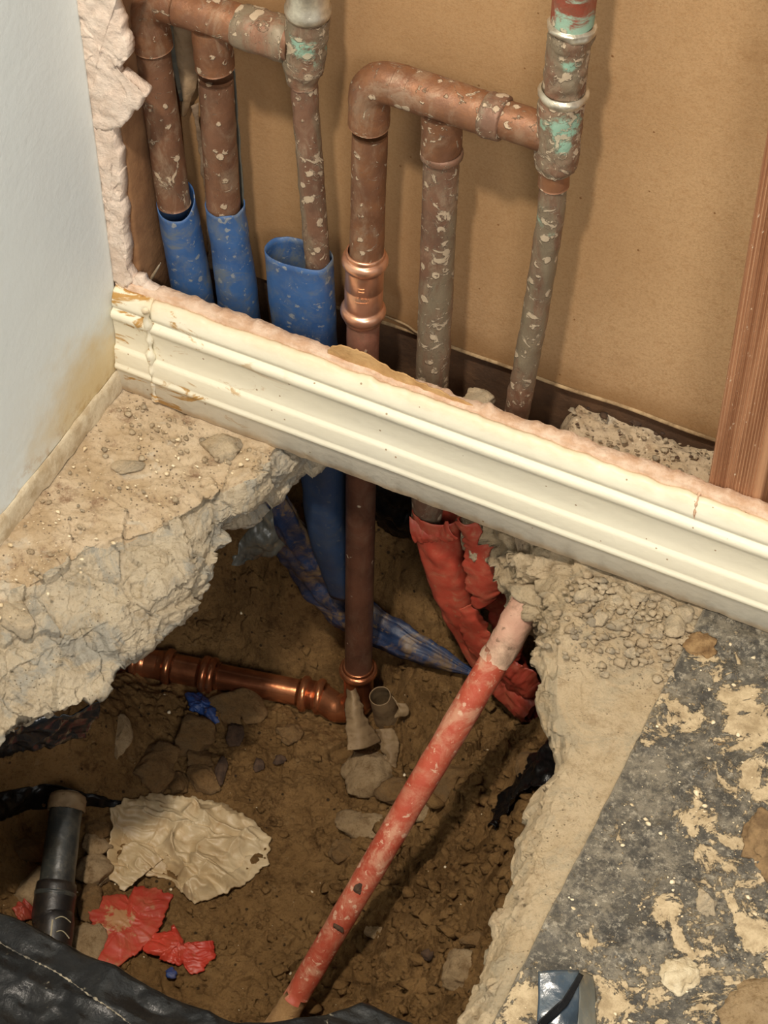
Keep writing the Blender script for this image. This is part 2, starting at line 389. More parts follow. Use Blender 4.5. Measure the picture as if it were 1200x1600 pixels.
M_blue = plastic('blue_sleeve_plastic', srgb(58, 96, 146), srgb(42, 76, 124), srgb(104, 110, 112), .78, .5, dust=srgb(150, 150, 142), low=(.0, .20, srgb(34, 44, 60)))
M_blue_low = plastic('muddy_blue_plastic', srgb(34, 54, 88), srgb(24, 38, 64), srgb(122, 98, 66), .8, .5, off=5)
M_blue_scrap = plastic('blue_scrap_plastic', srgb(34, 76, 140), srgb(28, 62, 120), srgb(120, 96, 66), .2, .5, off=9)
M_red = plastic('red_sleeve_plastic', srgb(190, 78, 58), srgb(168, 62, 46), srgb(184, 132, 100), .45, .5, off=2)
M_red_dark = plastic('dark_red_plastic', srgb(170, 66, 48), srgb(134, 48, 36), srgb(150, 96, 66), .35, .5, off=6)
M_redscrap = plastic('red_scrap_plastic', srgb(186, 66, 48), srgb(162, 54, 40), srgb(170, 118, 82), .35, .5, off=4, spots=[(185, 1428, .019, -.445, srgb(178, 136, 92)), (185, 1468, .008, -.445, srgb(120, 88, 52))])
M_redpipe = plastic('red_pipe_coating', srgb(188, 86, 62), srgb(170, 72, 50), srgb(204, 150, 120), .82, .55, off=8, dust=srgb(224, 190, 160), bs=.0012)
M_redpipe_pale = plastic('plaster_smeared_pipe_coating', srgb(196, 148, 124), srgb(212, 184, 154), srgb(104, 80, 58), .55, .7, off=3, bs=.002)
M_bag = plastic('crumpled_white_plastic', srgb(206, 186, 150), srgb(190, 166, 126), srgb(160, 120, 70), .35, .45, off=3, bs=.001, Subsurface_Weight=0.0)
M_sheath = plastic('mud_coated_plastic', srgb(150, 126, 92), srgb(132, 108, 78), srgb(104, 80, 50), .5, .7, off=3, bs=.001)
M_abs = plastic('black_pipe_plastic', srgb(62, 64, 60), srgb(44, 46, 46), srgb(104, 98, 84), .45, .38, off=1, bs=.0006)
M_abs_dark = plastic('black_coupling_plastic', srgb(40, 36, 34), srgb(28, 26, 26), srgb(84, 70, 52), .2, .4, off=4)
M_greyfilm = plastic('grey_film', srgb(96, 96, 88), srgb(72, 72, 66), srgb(130, 116, 92), .4, .35, off=2)
M_blackfilm = plastic('black_film', srgb(17, 16, 16), srgb(11, 10, 10), srgb(48, 44, 38), .05, .32, off=7, bs=.0015, Specular_IOR_Level=.25, dust=srgb(150, 140, 120))
M_bluefilm = plastic('dark_blue_film', srgb(38, 42, 46), srgb(24, 27, 30), srgb(90, 84, 72), .15, .22, off=7, bs=.0008)
M_mudpipe = simple('mud_crusted_pipe', srgb(190, 152, 104), srgb(160, 122, 78), .95, ns=40, bs=.002)
M_mark = simple('pale_pipe_print', srgb(190, 180, 150), srgb(160, 150, 120), .7)

def mastic():
    t = NT('black_floor_adhesive')
    c = t.mix(t.step(t.noise(20, 9, .75), .35, .65), srgb(46, 43, 39), srgb(80, 75, 66))
    c = t.mix(t.math('MULTIPLY', t.step(t.noise(34, 12, .85, .1, off=2), .45, .60), .8), c, srgb(132, 122, 104))
    c = t.mix(t.math('MULTIPLY', t.step(t.noise(150, 8, .85, off=9), .52, .62), .7), c, srgb(172, 162, 142))
    # trodden plaster patches, where they lie on the floor
    spots = [(1055, 1120, .030), (1165, 1225, .028), (1085, 1275, .020), (1130, 1335, .018), (1030, 1410, .022), (1170, 1430, .036), (985, 1560, .032), (1120, 1480, .034), (1190, 1160, .03), (1110, 1580, .02), (1190, 1540, .024), (925, 1470, .012), (1150, 1090, .018), (1240, 1330, .04), (1290, 1450, .05), (1110, 1040, .016), (810, 1570, .030)]
    field = t.math('MULTIPLY', t.noise(9, 3, .5, off=3), .25)
    for (px, py, r) in spots:
        p = onz(px, py, 0); vd = t.n('ShaderNodeVectorMath', operation='DISTANCE'); t.t.links.new(t.co, vd.inputs[0]); vd.inputs[1].default_value = tuple(p)
        field = t.math('MAXIMUM', field, t.step(vd.outputs['Value'], r * .1, r * 2.3, 1, 0))
    nz = t.noise(26, 10, .72, .8, off=11); nz2 = t.noise(90, 8, .8, off=5)
    lvl = t.math('ADD', t.math('MULTIPLY', field, .30), t.math('ADD', t.math('MULTIPLY', nz, 1.5), t.math('MULTIPLY', nz2, .6)))
    big = t.step(lvl, 1.27, 1.33)
    sm = t.step(t.math('ADD', t.noise(140, 5, .65, off=7), t.math('MULTIPLY', field, .10)), .66, .70)
    wh = t.math('MAXIMUM', big, sm)
    x = t.axis('X')
    c = t.mix(t.math('MULTIPLY', wh, .92), c, t.mix(t.step(t.noise(70, 8, .8, off=33), .35, .65), srgb(204, 182, 146), srgb(160, 138, 104)))
    c = t.mix(t.step(t.math('ADD', x, t.math('MULTIPLY', t.noise(60, 4), .006)), .5745, .5775, .6, 0), c, srgb(150, 138, 118))
    c = t.mix(t.step(t.noise(40, 4, .6, off=21), .70, .73, 0, .7), c, srgb(160, 122, 70))
    t.set(c, t.step(wh, 0, 1, .55, .9)); t.bump(wh, .0016); t.bump(t.noise(150, 7, .75), .0012); return t.m
M_mastic = mastic()

# ------------------------------------------------------------------ structure: walls
def wall_grid(name, origin, du, dv, nu, nv, thick, mat, dispfn=None):
    u = np.linspace(0, 1, nu); v = np.linspace(0, 1, nv); U, V = np.meshgrid(u, v, indexing='ij')
    P = np.array(origin)[None, None] + U[..., None] * np.array(du) + V[..., None] * np.array(dv)
    if dispfn is not None: P = dispfn(P)
    return link(name, P.reshape(-1, 3), gridfaces(nu, nv), mat, None, True, thick, -1)
# left wall (x = 0) with a torn front edge at the corner
box('wall_left', (-.10, -1.9, .02), (0, 0.0, 2.5), M_wall, bevel=.0035)['kind'] = 'structure'
# plastered strip left at the foot of the left wall
n = 160; ys = np.linspace(-1.3, -.006, n); rows = []
prof = [(0.0003, .024), (.002, .0235), (.0035, .019), (.0045, .010), (.005, .0)]
P = np.zeros((n, len(prof), 3))
for i, y in enumerate(ys):
    for j, (a, z) in enumerate(prof): P[i, j] = (a, y, z)
nz = fbm(P, 90, 4, 3); P[..., 0] += np.where(P[..., 0] > .001, nz * .0016, 0); P[..., 2] += nz * .0015 * (P[..., 2] > .001)
struct(link('baseboard_left', P.reshape(-1, 3), gridfaces(n, len(prof)), simple('chalky_trim_foot', srgb(182, 162, 130), srgb(212, 198, 170), .9, ns=60, bs=.0015)))

# back wall: strip of drywall still standing behind the baseboard, torn top
def torn_strip(name, x0, x1, n, topfn, y0, y1, z0, mat, seed, rough=.003):
    xs = np.linspace(x0, x1, n); zr = np.zeros(n); P = []
    J = vnoise(np.stack([xs * 160, zr, zr + seed], -1), seed) * rough + vnoise(np.stack([xs * 45, zr + 3, zr + seed], -1), seed) * rough * 1.3
    for x, j in zip(xs, J):
        zt = topfn(x)
        P.append([(x, y0, z0), (x, y0, zt + j * .5), (x, y0 + .002, zt + .001 + j * .6), (x, (y0 + y1) / 2, zt + .0006 + j), (x, y1 - .001, zt + j * 1.4), (x, y1, zt - .002 + j), (x, y1, z0)])
    P = np.array(P)
    P[:, 1:6, 2] += fbm(P[:, 1:6], 300, 3, seed) * rough * .35; P[:, 2:6, 1] += fbm(P[:, 2:6], 120, 3, seed + 5) * rough * .5
    f = [tuple(q) for q in gridfaces(n, 7)]; f += [tuple(range(7)), tuple(range((n - 1) * 7, n * 7))[::-1]]
    return link(name, P.reshape(-1, 3), f, mat)
wb = struct(torn_strip('wall_back', .0, 1.25, 620, lambda x: .1215 + .0015 * math.sin(x * 14), 0.0, .013, .002, M_gyp_stain, 4, rough=.0012))
# upper drywall, well above the opening, and the wall to the right of it
struct(box('wall_back', (-.1, 0, .78), (1.6, .013, 2.5), M_wall))
struct(box('wall_back', (.92, 0, .10), (1.6, .013, .78), M_wall))

# torn drywall still stuck in the corner: built as a lump with a ragged outline
def ragged_slab(name, pts, thick, mat, seed, y=0.0, parent=None, n=220, amp=.0026, bulge=.004, depth_dir=(0, 1, 0)):
    """closed outline in world space, roughened; front face domed, back face flat"""
    pts = np.asarray(pts, float); ring = resample(np.vstack([pts, pts[:1]]), n + 1, smooth=False)[:-1]
    c = ring.mean(0); d = ring - c; L = np.linalg.norm(d, axis=1)[:, None]
    jag = fbm(ring, 130, 4, seed)[:, None] * amp; ring = ring + d / L * jag
    rings = []; dd = np.array(depth_dir, float)
    for k, t in enumerate(np.linspace(0, 1, 26)[1:]):
        R = c + (ring - c) * t
        h = bulge * .4 * (1 - t ** 3) + fbm(R, 90, 5, seed + 3) * .0009 + worley(R, 80, seed)[2] * .0012
        rings.append(R - dd * (h[:, None]))
    rings.append(ring + dd * thick * .5); rings.append(c + (ring - c) * .98 + dd * thick); 
    V = np.vstack([np.array([c - dd * bulge])] + rings); nr = len(rings)
    f = [(0, 1 + i, 1 + (i + 1) % n) for i in range(n)]
    for k in range(nr - 1):
        for i in range(n): f.append((1 + k * n + i, 1 + (k + 1) * n + i, 1 + (k + 1) * n + (i + 1) % n, 1 + k * n + (i + 1) % n))
    f.append(tuple(1 + (nr - 1) * n + i for i in range(n))[::-1])
    return link(name, V, f, mat, parent)
Y = .0005
pl = [(100, -60), (196, -40), (175, 0), (182, 22), (190, 32), (188, 48), (196, 66), (198, 92), (185, 100), (180, 118), (192, 122), (226, 148), (222, 162), (205, 178), (186, 205), (172, 205), (135, 200), (126, 150), (118, 80), (108, 0)]
o = ragged_slab('wall_back_torn_edge', [ony(x, y, Y) for x, y in pl], .012, M_gyp, 3); struct(o)
pl = [(136, 196), (176, 200), (178, 225), (186, 245), (186, 280), (190, 300), (189, 330), (193, 370), (199, 400), (196, 425), (206, 440), (190, 452), (172, 430), (162, 380), (152, 320), (144, 260)]
o = ragged_slab('wall_back_torn_edge', [ony(x, y, Y) for x, y in pl], .012, M_gyp, 8, amp=.003, bulge=.002); struct(o)
pl = [(180, 448), (205, 432), (222, 436), (226, 446), (258, 462), (262, 470), (240, 474), (200, 462)]
o = ragged_slab('wall_back_torn_edge', [ony(x, y, .004) for x, y in pl], .008, M_gyp, 12, amp=.0014, bulge=.004); struct(o)

# brown paper torn up over the drywall edge in the middle
def sheet(name, A, B, mat, parent=None, nu=60, nv=24, amp=.002, scale=60, seed=0, bulge=0.0, bdir=(0, -1, 0), th=.0008, jag=.0, smooth=True, ridge=0.0):
    A = resample(A, nu, smooth); B = resample(B, nu, smooth); t = np.linspace(0, 1, nv)[None, :, None]
    P = A[:, None] * (1 - t) + B[:, None] * t
    if jag:
        ja = fbm(A, 160, 4, seed + 20)[:, None] * jag; jb = fbm(B, 160, 4, seed + 25)[:, None] * jag
        D = (B - A) / (np.linalg.norm(B - A, axis=1)[:, None] + 1e-6)
        P += (D * ja)[:, None] * (1 - t) + (D * jb)[:, None] * t
    bd = np.array(bdir, float)
    P = P + bd * (bulge * np.sin(np.pi * t))
    nrm = np.cross(np.gradient(P, axis=0), np.gradient(P, axis=1)); nrm /= np.linalg.norm(nrm, axis=2)[..., None] + 1e-12
    P = P + nrm * (fbm(P, scale, 4, seed) * amp)[..., None]
    if ridge: P = P + nrm * (ridged(P, scale * .5, 3, seed + 7) * ridge)[..., None]
    return link(name, P.reshape(-1, 3), gridfaces(nu, nv), mat, parent, True, th, 0)
o = sheet('torn_paper', [ony(x, y - 5, .004) for x, y in ((512, 552), (535, 543), (600, 575), (650, 600), (700, 620), (740, 640))],
          [ony(x, y, .003) - np.array([0, 0, .004]) for x, y in ((512, 560), (540, 566), (600, 598), (650, 622), (700, 640), (740, 655))], M_paper_edge, amp=.0012, jag=.002)
tag(o, 'brown torn paper edge sticking up behind the baseboard below the bright press coupling', 'paper')

# back of the cavity
bp = struct(box('wall_cavity_back', (-.3, .102, .074), (1.6, .115, 2.4), M_kraft))
sp = struct(box('wall_sole_plate', (-.3, .106, -.02), (1.6, .19, .0735), M_darkwood, bevel=.002))
o = struct(link('trim_1', *(lambda P: (P.reshape(-1, 3), gridfaces(200, 5)))(np.array([[(x, .1015 - .0022 * math.sin(a) + .0006 * math.sin(x * 60), .0735 - .0018 * math.cos(a) + .0008 * math.sin(x * 31)) for a in np.linspace(0, math.pi, 5)] for x in np.linspace(.1, 1.0, 200)])), simple('pale_paper_lip', srgb(176, 150, 112), srgb(120, 96, 66), .9, ns=60, bs=.001)))

# studs
def stud(name, x0, x1, y0, y1, z0, z1, mat, label, groove=0.0, nx=90):
    # cross-section with saw-cut ridges on the front edge, slightly rounded corners
    sec = []
    for i in range(nx + 1):
        t = i / nx; x = x0 + (x1 - x0) * t
        g = groove * (math.sin(t * math.pi * 2 * 17 + math.sin(t * 9)) * .5) if groove and t < .86 else 0
        rr = .003; e = min(t, 1 - t) * (x1 - x0); r = rr - math.sqrt(max(0, rr * rr - (rr - min(e, rr)) ** 2))
        sec.append((x, y0 + r + g))
    sec += [(x1, y1), (x0, y1)]
    zs = np.linspace(z0, z1, 60); P = np.zeros((60, len(sec), 3))
    for k, z in enumerate(zs):
        for j, (x, y) in enumerate(sec): P[k, j] = (x + .0006 * math.sin(z * 9), y, z)
    P[..., 1] += fbm(P * np.array([1, 1, .15]), 60, 3, 4) * .0004
    ns = len(sec); f = [tuple(q) for q in gridfaces(60, ns, cv=True)]; f += [tuple(range(ns))[::-1], tuple(range(59 * ns, 60 * ns))]
    return tag(link(name, P.reshape(-1, 3), f, mat), label, 'stud')
stud('wall_stud', .549, .594, .0135, .1015, .004, .78, M_stud, 'reddish sawn wooden stud with vertical saw grooves at the right edge', .0019, 220)
stud('wall_stud', -.075, .0175, .0135, .1015, .004, .78, M_stud_old, 'weathered brown wooden stud in the left corner behind the torn drywall')

# ------------------------------------------------------------------ baseboard
PROF = [(-.001, .1185), (-.004, .1190), (-.0075, .1175), (-.0105, .113), (-.0125, .107), (-.0130, .1035), (-.0112, .1015), (-.0118, .0995),
        (-.0150, .0985), (-.0168, .0955), (-.0168, .0915), (-.0152, .0890), (-.0146, .0870), (-.0138, .078), (-.0136, .068), (-.0142, .061), (-.0150, .0585), (-.0150, .0570),
        (-.0172, .0560), (-.0182, .0520), (-.0190, .0440), (-.0194, .0385), (-.0192, .0370), (-.0206, .0355), (-.0212, .0330), (-.0205, .0300), (-.0188, .0290), (-.0186, .0285), (-.0180, .002), (-.0165, .0), (-.001, 0)]
def baseboard(name, x0, x1, dy=0, dz=0, n=400, seed=0):
    xs = np.linspace(x0, x1, n); P = np.zeros((n, len(PROF), 3))
    for j, (y, z) in enumerate(PROF): P[:, j] = np.c_[xs, np.full(n, y + dy), np.full(n, z + dz)]
    k = fbm(P, 12, 3, seed) * .0004; P[..., 1] += k
    low = P[..., 2] < .004; P[..., 2] += np.where(low, fbm(P, 80, 3, seed + 2) * .0012 + .0006, 0)
    top = P[..., 2] > .112; P[..., 2] += np.where(top, fbm(P, 60, 4, seed + 4) * .0016, 0)
    ns = len(PROF); f = [tuple(q) for q in gridfaces(n, ns, cv=True)]; f += [tuple(range(ns)), tuple(range((n - 1) * ns, n * ns))[::-1]]
    return struct(link(name, P.reshape(-1, 3), f, M_base))
baseboard('baseboard_back', .0415, 1.25, n=700)
tube('trim_3', [(.5478 + .0004 * i, y - .0002, z) for i, (y, z) in enumerate([(.006, .1215), (-.001, .1192)] + PROF[1:6])], .0007, M_gyp_stain, n=40, seg=8, rough=.0008, rs=300)['kind'] = 'structure'
baseboard('baseboard_back', .0015, .0395, dy=.0016, dz=-.0015, n=60, seed=3)
# lump of dried caulk over the joint
tube('trim_2', [(.0408, -.0165 + .001 * math.sin(z * 90), z) for z in np.linspace(.004, .118, 40)], [.0028 + .0010 * math.sin(z * 330) + .0008 * math.sin(z * 137) for z in np.linspace(.004, .118, 40)], M_base, rough=.0008, rs=200)['kind'] = 'structure'

# ------------------------------------------------------------------ slab left of the pit
def loft(rows, nu, nvs):
    """rows: list of polylines; returns grid P[u, v]"""
    R = [resample(r, nu, True) for r in rows]; cols = []
    for k in range(len(R) - 1):
        m = nvs[k]; t = np.linspace(0, 1, m, endpoint=(k == len(R) - 2))
        for tt in t: cols.append(R[k] * (1 - tt) + R[k + 1] * tt)
    return np.stack(cols, 1)
def normals(P):
    n = np.cross(np.gradient(P, axis=0), np.gradient(P, axis=1)); return n / (np.linalg.norm(n, axis=2)[..., None] + 1e-12)
A = [onz(x, y, 0) for x, y in ((452, 690), (415, 716), (350, 762), (310, 780), (262, 812), (165, 842), (110, 868), (50, 905), (0, 935))]
A = [np.array([.245, .09, 0])] + A + [A[-1] + np.array([-.03, -.10, 0]), A[-1] + np.array([-.05, -.24, 0]), A[-1] + np.array([-.05, -.40, 0])]
Mr = [onz(x, y, -.022) for x, y in ((480, 706), (440, 735), (390, 785), (345, 820), (312, 875), (245, 925), (180, 965), (90, 1010), (0, 1060))]
Mr = [np.array([.235, .09, -.03])] + Mr + [Mr[-1] + np.array([-.02, -.10, 0]), Mr[-1] + np.array([-.04, -.22, 0]), Mr[-1] + np.array([-.04, -.36, 0])]
Bp = [onz(x, y, -.058) for x, y in ((491, 728), (445, 766), (412, 792), (372, 815), (345, 842), (330, 872), (332, 905), (305, 938), (262, 985), (235, 1008), (198, 1026), (165, 1065), (148, 1082), (85, 1118), (0, 1165))]
Bp = [np.array([.215, .09, -.06])] + Bp + [Bp[-1] + np.array([-.02, -.06, 0]), Bp[-1] + np.array([-.03, -.14, 0]), Bp[-1] + np.array([-.03, -.28, 0])]
Cr = [p + np.array([-.035, .012, -.052]) for p in Bp]; Dr = [np.array([-.16, p[1], -.118]) for p in Cr]
W0 = [np.array([-.03, max(min(p[1], .1), -.8) * 1.0, 0]) for p in A]
P = loft([W0, A, Mr, Bp, Cr, Dr], 620, [110, 60, 60, 40, 8, 2])
N = normals(P)
if N[300, 20, 2] < 0: N = -N
edge = np.zeros(P.shape[:2]); idx = np.arange(P.shape[1])
rough_w = np.interp(idx, [0, 60, 100, 122, 230, 272, 281], [.04, .06, .30, 1, 1, .7, 0])
amp = rough_w[None, :]
Pw = P + np.stack([fbm(P, 40, 3, 51), fbm(P, 40, 3, 52), fbm(P, 40, 3, 53)], -1) * .004
disp = worley(Pw, 20, 3)[2] * .0150 + worley(Pw, 46, 9)[2] * .0050 + worley(Pw, 110, 5)[2] * .0014 + fbm(P, 30, 6, 7) * .0040 - .0015
lowf = fbm(P, 90, 4, 31) * .0014 + fbm(P, 20, 3, 33) * .0015
P = P + N * (disp * amp + lowf - .001)[..., None]
nearwall = np.clip(P[..., 0] / .02, 0, 1)
o = link('floor_slab', P.reshape(-1, 3), gridfaces(*P.shape[:2]), M_left); struct(o)
# two materials: dusty top, broken face
o.data.materials.append(M_conc_left)
mi = np.zeros((P.shape[0] - 1, P.shape[1] - 1), dtype=np.int32)
jag = (fbm(P[:-1, :-1], 40, 4, 2) * 9).astype(int); mi[(np.arange(P.shape[1] - 1)[None, :] + jag) > 112] = 1
o.data.polygons.foreach_set('material_index', mi.ravel())

# ------------------------------------------------------------------ slab right of the pit
def ext(rows, a, b): return [rows[0] + np.array(a)] + rows + [rows[-1] + np.array(b)]
Ar = [onz(x, y, -.006) for x, y in ((905, 886), (893, 925), (885, 958), (872, 1010), (870, 1100), (888, 1195), (862, 1260), (838, 1330), (828, 1400), (800, 1480), (755, 1590))]
Ar = ext(Ar, (-.02, .11, 0), (0, -.15, 0))
Rr = [onz(x, y, z) for x, y, z in ((722, 815, -.10), (762, 872, -.10), (800, 925, -.09), (850, 982, -.055), (838, 1012, -.035), (845, 1060, -.035), (842, 1110, -.035), (862, 1165, -.035), (861, 1205, -.035), (830, 1248, -.03), (822, 1265, -.03), (806, 1330, -.03), (796, 1385, -.03), (775, 1440, -.03), (758, 1490, -.03), (720, 1592, -.03))]
Rr = ext(Rr, (-.03, .07, 0), (0, -.15, 0))
Mr2 = [onz(x, y, z) for x, y, z in ((800, 850, -.045), (835, 905, -.045), (862, 965, -.03), (853, 1012, -.014), (856, 1100, -.014), (874, 1195, -.014), (846, 1260, -.012), (822, 1330, -.012), (812, 1400, -.012), (785, 1480, -.012), (738, 1590, -.012))]
Mr2 = ext(Mr2, (-.03, .10, 0), (0, -.15, 0))
Cr = [p + np.array([.03, .0, min(-.05, -.118 - p[2])]) for p in Rr]; Dr = [np.array([.9, p[1], -.12]) for p in Cr]
E0 = [np.array([.5725, p[1], -.003]) for p in Ar]
E1 = [np.array([.60, p[1], -.012]) for p in Ar]
P = loft([E1, E0, Ar, Mr2, Rr, Cr, Dr], 620, [4, 90, 36, 44, 36, 6, 2])
N = normals(P)
if N[300, 40, 2] < 0: N = -N
idx = np.arange(P.shape[1]); a1 = np.interp(idx, [0, 5, 50, 92, 130, 170, 208, 217], [0, .12, .22, .45, .9, 1, .7, 0])
yy = P[..., 1]; back = np.clip((yy + .13) / .10, 0, 1)   # rougher towards the wall
disp = (worley(P, 34, 13)[2] * .0075 + worley(P, 80, 19)[2] * .0050 + fbm(P, 40, 5, 17) * .0040) * a1[None, :] * (.55 + .9 * back)
disp += fbm(P, 18, 4, 3) * .0018 * np.clip(idx / 6, 0, 1)[None, :]
P = P + N * disp[..., None]
o = link('floor_slab', P.reshape(-1, 3), gridfaces(*P.shape[:2]), M_conc_right); struct(o)
# floor covered in black adhesive
n1, n2 = 200, 240
U, V = np.meshgrid(np.linspace(0, 1, n1), np.linspace(0, 1, n2), indexing='ij')
P = np.stack([.572 + U ** 1.3 * .9, -.9 + V * .896, np.zeros_like(U)], -1)
P[..., 2] = fbm(P, 9, 3, 2) * .0008 + .0006 + np.clip(fbm(P, 60, 4, 5) - .45, 0, 1) * .004
P[:, -1, 2] -= .004; P[:, -2, 2] -= .001
P[0, :, 0] += fbm(P[0], 60, 4, 9) * .0010; P[0, :, 2] -= .001
low = P[0].copy(); low[:, 2] = -.014; P = np.concatenate([low[None], P], 0)
struct(link('floor', P.reshape(-1, 3), gridfaces(n1 + 1, n2), M_mastic))
# concrete under the wall at the right end of the cavity, with rubble
n1, n2 = 200, 70
U, V = np.meshgrid(np.linspace(0, 1, n1), np.linspace(0, 1, n2), indexing='ij')
P = np.stack([.385 + U * .5, .0 + V * .104, np.zeros_like(U)], -1)
P[..., 2] = .030 + .022 * V + np.clip(fbm(P, 26, 4, 2), -.8, 1) * .007 + fbm(P, 120, 4, 6) * .0020 - .05 * np.clip((.018 + .008 * fbm(P, 30, 3, 8) - (P[..., 0] - .385)) / .02, 0, 2)
P[0, :, 2] = -.11; P[0, :, 0] += .03
struct(link('floor_slab', P.reshape(-1, 3), gridfaces(n1, n2), M_left))
# slab behind the pit, under the far room
struct(box('floor_slab', (-.3, .205, -.12), (1.2, .9, -.02), M_conc_left))
# slab in front of the pit
struct(box('floor_slab', (-.5, -1.1, -.12), (1.4, -.542, -.004), M_conc_right))

# ------------------------------------------------------------------ soil
ctl = []
def cz(px, py, z): ctl.append(onz(px, py, z - (.034 if z < -.40 else .012)))
def cy(px, py, y): ctl.append(ony(px, py, y))
for a in ((300, 1330, -.435), (440, 1595, -.425), (330, 1450, -.435), (160, 1560, -.42), (50, 1300, -.425), (230, 1190, -.425), (400, 1200, -.437),
          (500, 1250, -.436), (650, 1330, -.405), (745, 1290, -.33), (800, 1340, -.27), (700, 1500, -.35), (745, 1420, -.29), (600, 1500, -.40), (620, 1190, -.42),
          (730, 1190, -.37), (810, 1190, -.31), (150, 1130, -.37), (60, 1180, -.36), (480, 1400, -.435), (560, 1560, -.41), (640, 1590, -.37)): cz(*a)
for a in ((450, 900, .105), (620, 850, .165), (650, 910, .135), (520, 1000, .11), (650, 1050, .075), (600, 1010, .105), (330, 950, .095), (390, 900, .11), (520, 900, .12), (740, 1100, .06), (780, 1050, .09), (840, 1120, .09), (700, 980, .12), (800, 1000, .13)): cy(*a)
for a in ((520, 1125, -.482), (430, 1100, -.478), (340, 1085, -.472), (262, 1068, -.465), (200, 1052, -.455), (560, 1140, -.480)): ctl.append(onz(*a))
_fz = float(ony(560, 1112, .050)[2])
for (x, y) in ((555, 1110), (502, 1089), (440, 1076), (380, 1065), (338, 1057), (258, 1041), (180, 1025), (120, 1014)):
    q = onz(x, y, _fz - .016); ctl.append(q); ctl.append(q + np.array([0, .028, .004])); ctl.append(q + np.array([0, -.025, -.004]))
for x in (-.2, -.1, 0, .1, .2, .3, .4, .5, .6, .7): ctl.append(np.array([x, .30, -.05])); ctl.append(np.array([x, -.60, -.30])); ctl.append(np.array([x, -.70, -.12]))
for y in (-.5, -.4, -.3, -.2, -.1, 0, .1, .2): ctl.append(np.array([-.12, y, -.19])); ctl.append(np.array([-.22, y, -.1])); ctl.append(np.array([.60, y, -.16])); ctl.append(np.array([.72, y, -.10]))
ctl = np.array(ctl)
D = np.linalg.norm(ctl[:, None, :2] - ctl[None, :, :2], axis=2); Wt = np.linalg.solve(D + np.eye(len(ctl)) * 1e-4, ctl[:, 2] + .3)
def soil_base(xy):
    xy = np.asarray(xy, float); out = np.zeros(xy.shape[:-1]) - .3
    for k in range(len(ctl)): out = out + Wt[k] * np.sqrt((xy[..., 0] - ctl[k, 0]) ** 2 + (xy[..., 1] - ctl[k, 1]) ** 2 + 1e-5)
    return np.clip(out, -.53, -.104)
_pl0 = onz(502, 1089, _fz); _pl1 = onz(258, 1041, _fz); _pls = (_pl1[1] - _pl0[1]) / (_pl1[0] - _pl0[0])
def soil_height(xy):
    b = soil_base(xy); Q = np.concatenate([xy, b[..., None]], -1)
    # rough to the right of the red pipe, trodden smooth in the middle
    rgh = .35 + .65 * np.clip((xy[..., 0] - .26) / .08, 0, 1) + .5 * np.clip((xy[..., 1] + .12) / .1, 0, 1) * 0.6
    pipe_d = np.abs((xy[..., 1] - _pl0[1]) - (xy[..., 0] - _pl0[0]) * _pls); rgh = rgh * (1 - .75 * np.exp(-(pipe_d / .03) ** 2) * (xy[..., 0] < .24))
    h = fbm(Q, 14, 4, 3) * .013 * rgh + worley(Q, 30, 5)[2] * .014 * rgh + worley(Q, 80, 8)[2] * .0075 * rgh + fbm(Q, 90, 4, 12) * .0026
    return np.minimum(b + h, -.098)
nx, ny = 700, 660
X, Yg = np.meshgrid(np.linspace(-.25, .80, nx), np.linspace(-.66, .34, ny), indexing='ij')
XY = np.stack([X, Yg], -1); Z = soil_height(XY)
struct(link('soil', np.concatenate([XY, Z[..., None]], -1).reshape(-1, 3), gridfaces(nx, ny), M_soil))
def zgrid(xy):
    xy = np.atleast_2d(xy); gx = np.clip((xy[:, 0] + .25) / 1.05 * (nx - 1), 0, nx - 1.001); gy = np.clip((xy[:, 1] + .66) / 1.0 * (ny - 1), 0, ny - 1.001)
    i, j = gx.astype(int), gy.astype(int); u, v = gx - i, gy - j
    return (Z[i, j] * (1 - u) * (1 - v) + Z[i + 1, j] * u * (1 - v) + Z[i, j + 1] * (1 - u) * v + Z[i + 1, j + 1] * u * v)
def onsoil(px, py, lift=0.0):
    d = ray(px, py); t = (-.05 - CAM[2]) / d[2] + np.arange(0, .9, .0008); Pn = CAM + d * t[:, None]
    k = np.argmax(Pn[:, 2] <= zgrid(Pn[:, :2]) + lift); return Pn[k]

# ------------------------------------------------------------------ pipes: left-hand manifold
YP = .056
def fitting_prof(L, r, lip=.0012): return [(0, r - .002), (0, r + lip * .3), (.002, r + lip), (.004, r), (L - .004, r), (L - .002, r + lip), (L, r + lip * .3), (L, r - .002)]
ma = thing('copper_manifold', 'tarnished copper pipe manifold in the left of the cavity going into blue sleeves', 'pipe', ony(345, 45, YP))
zA = ony(393, 45, YP)[2]; xA1 = ony(236, 60, YP)[0]; xA2 = ony(335, 110, YP)[0]; xA3 = ony(481, 60, YP)[0]
R1, RF = .0146, .0163
a = np.linspace(math.pi, math.pi / 2, 14)
tube('elbow', [(xA1 + .001, YP, zA - .05), (xA1, YP, zA - .024)] + [(xA1 + .021 + .021 * math.cos(t), YP, zA - .021 + .021 * math.sin(t)) for t in a] + [(xA1 + .03, YP, zA)], RF, M_cop_b, ma, n=40, rough=.0005)
tube('crossbar', [(xA1 + .026, YP, zA), (xA3 - .012, YP, zA)], RF - .0002, M_cop_b, ma, n=60, rough=.0004)
tube('tee_branch', [(xA2, YP, zA - .008), (xA2 + .0005, YP, zA - .050), ], [RF, RF - .0003], M_cop_b, ma, n=20, rough=.0005)
tube('solder_ring', [(xA3 - .062, YP, zA), (xA3 - .058, YP, zA), (xA3 - .02, YP, zA), (xA3 - .016, YP, zA)], [RF - .001, RF + .0012, RF + .0014, RF - .001], M_cop_g, ma, n=16, rough=.0010, rs=150)
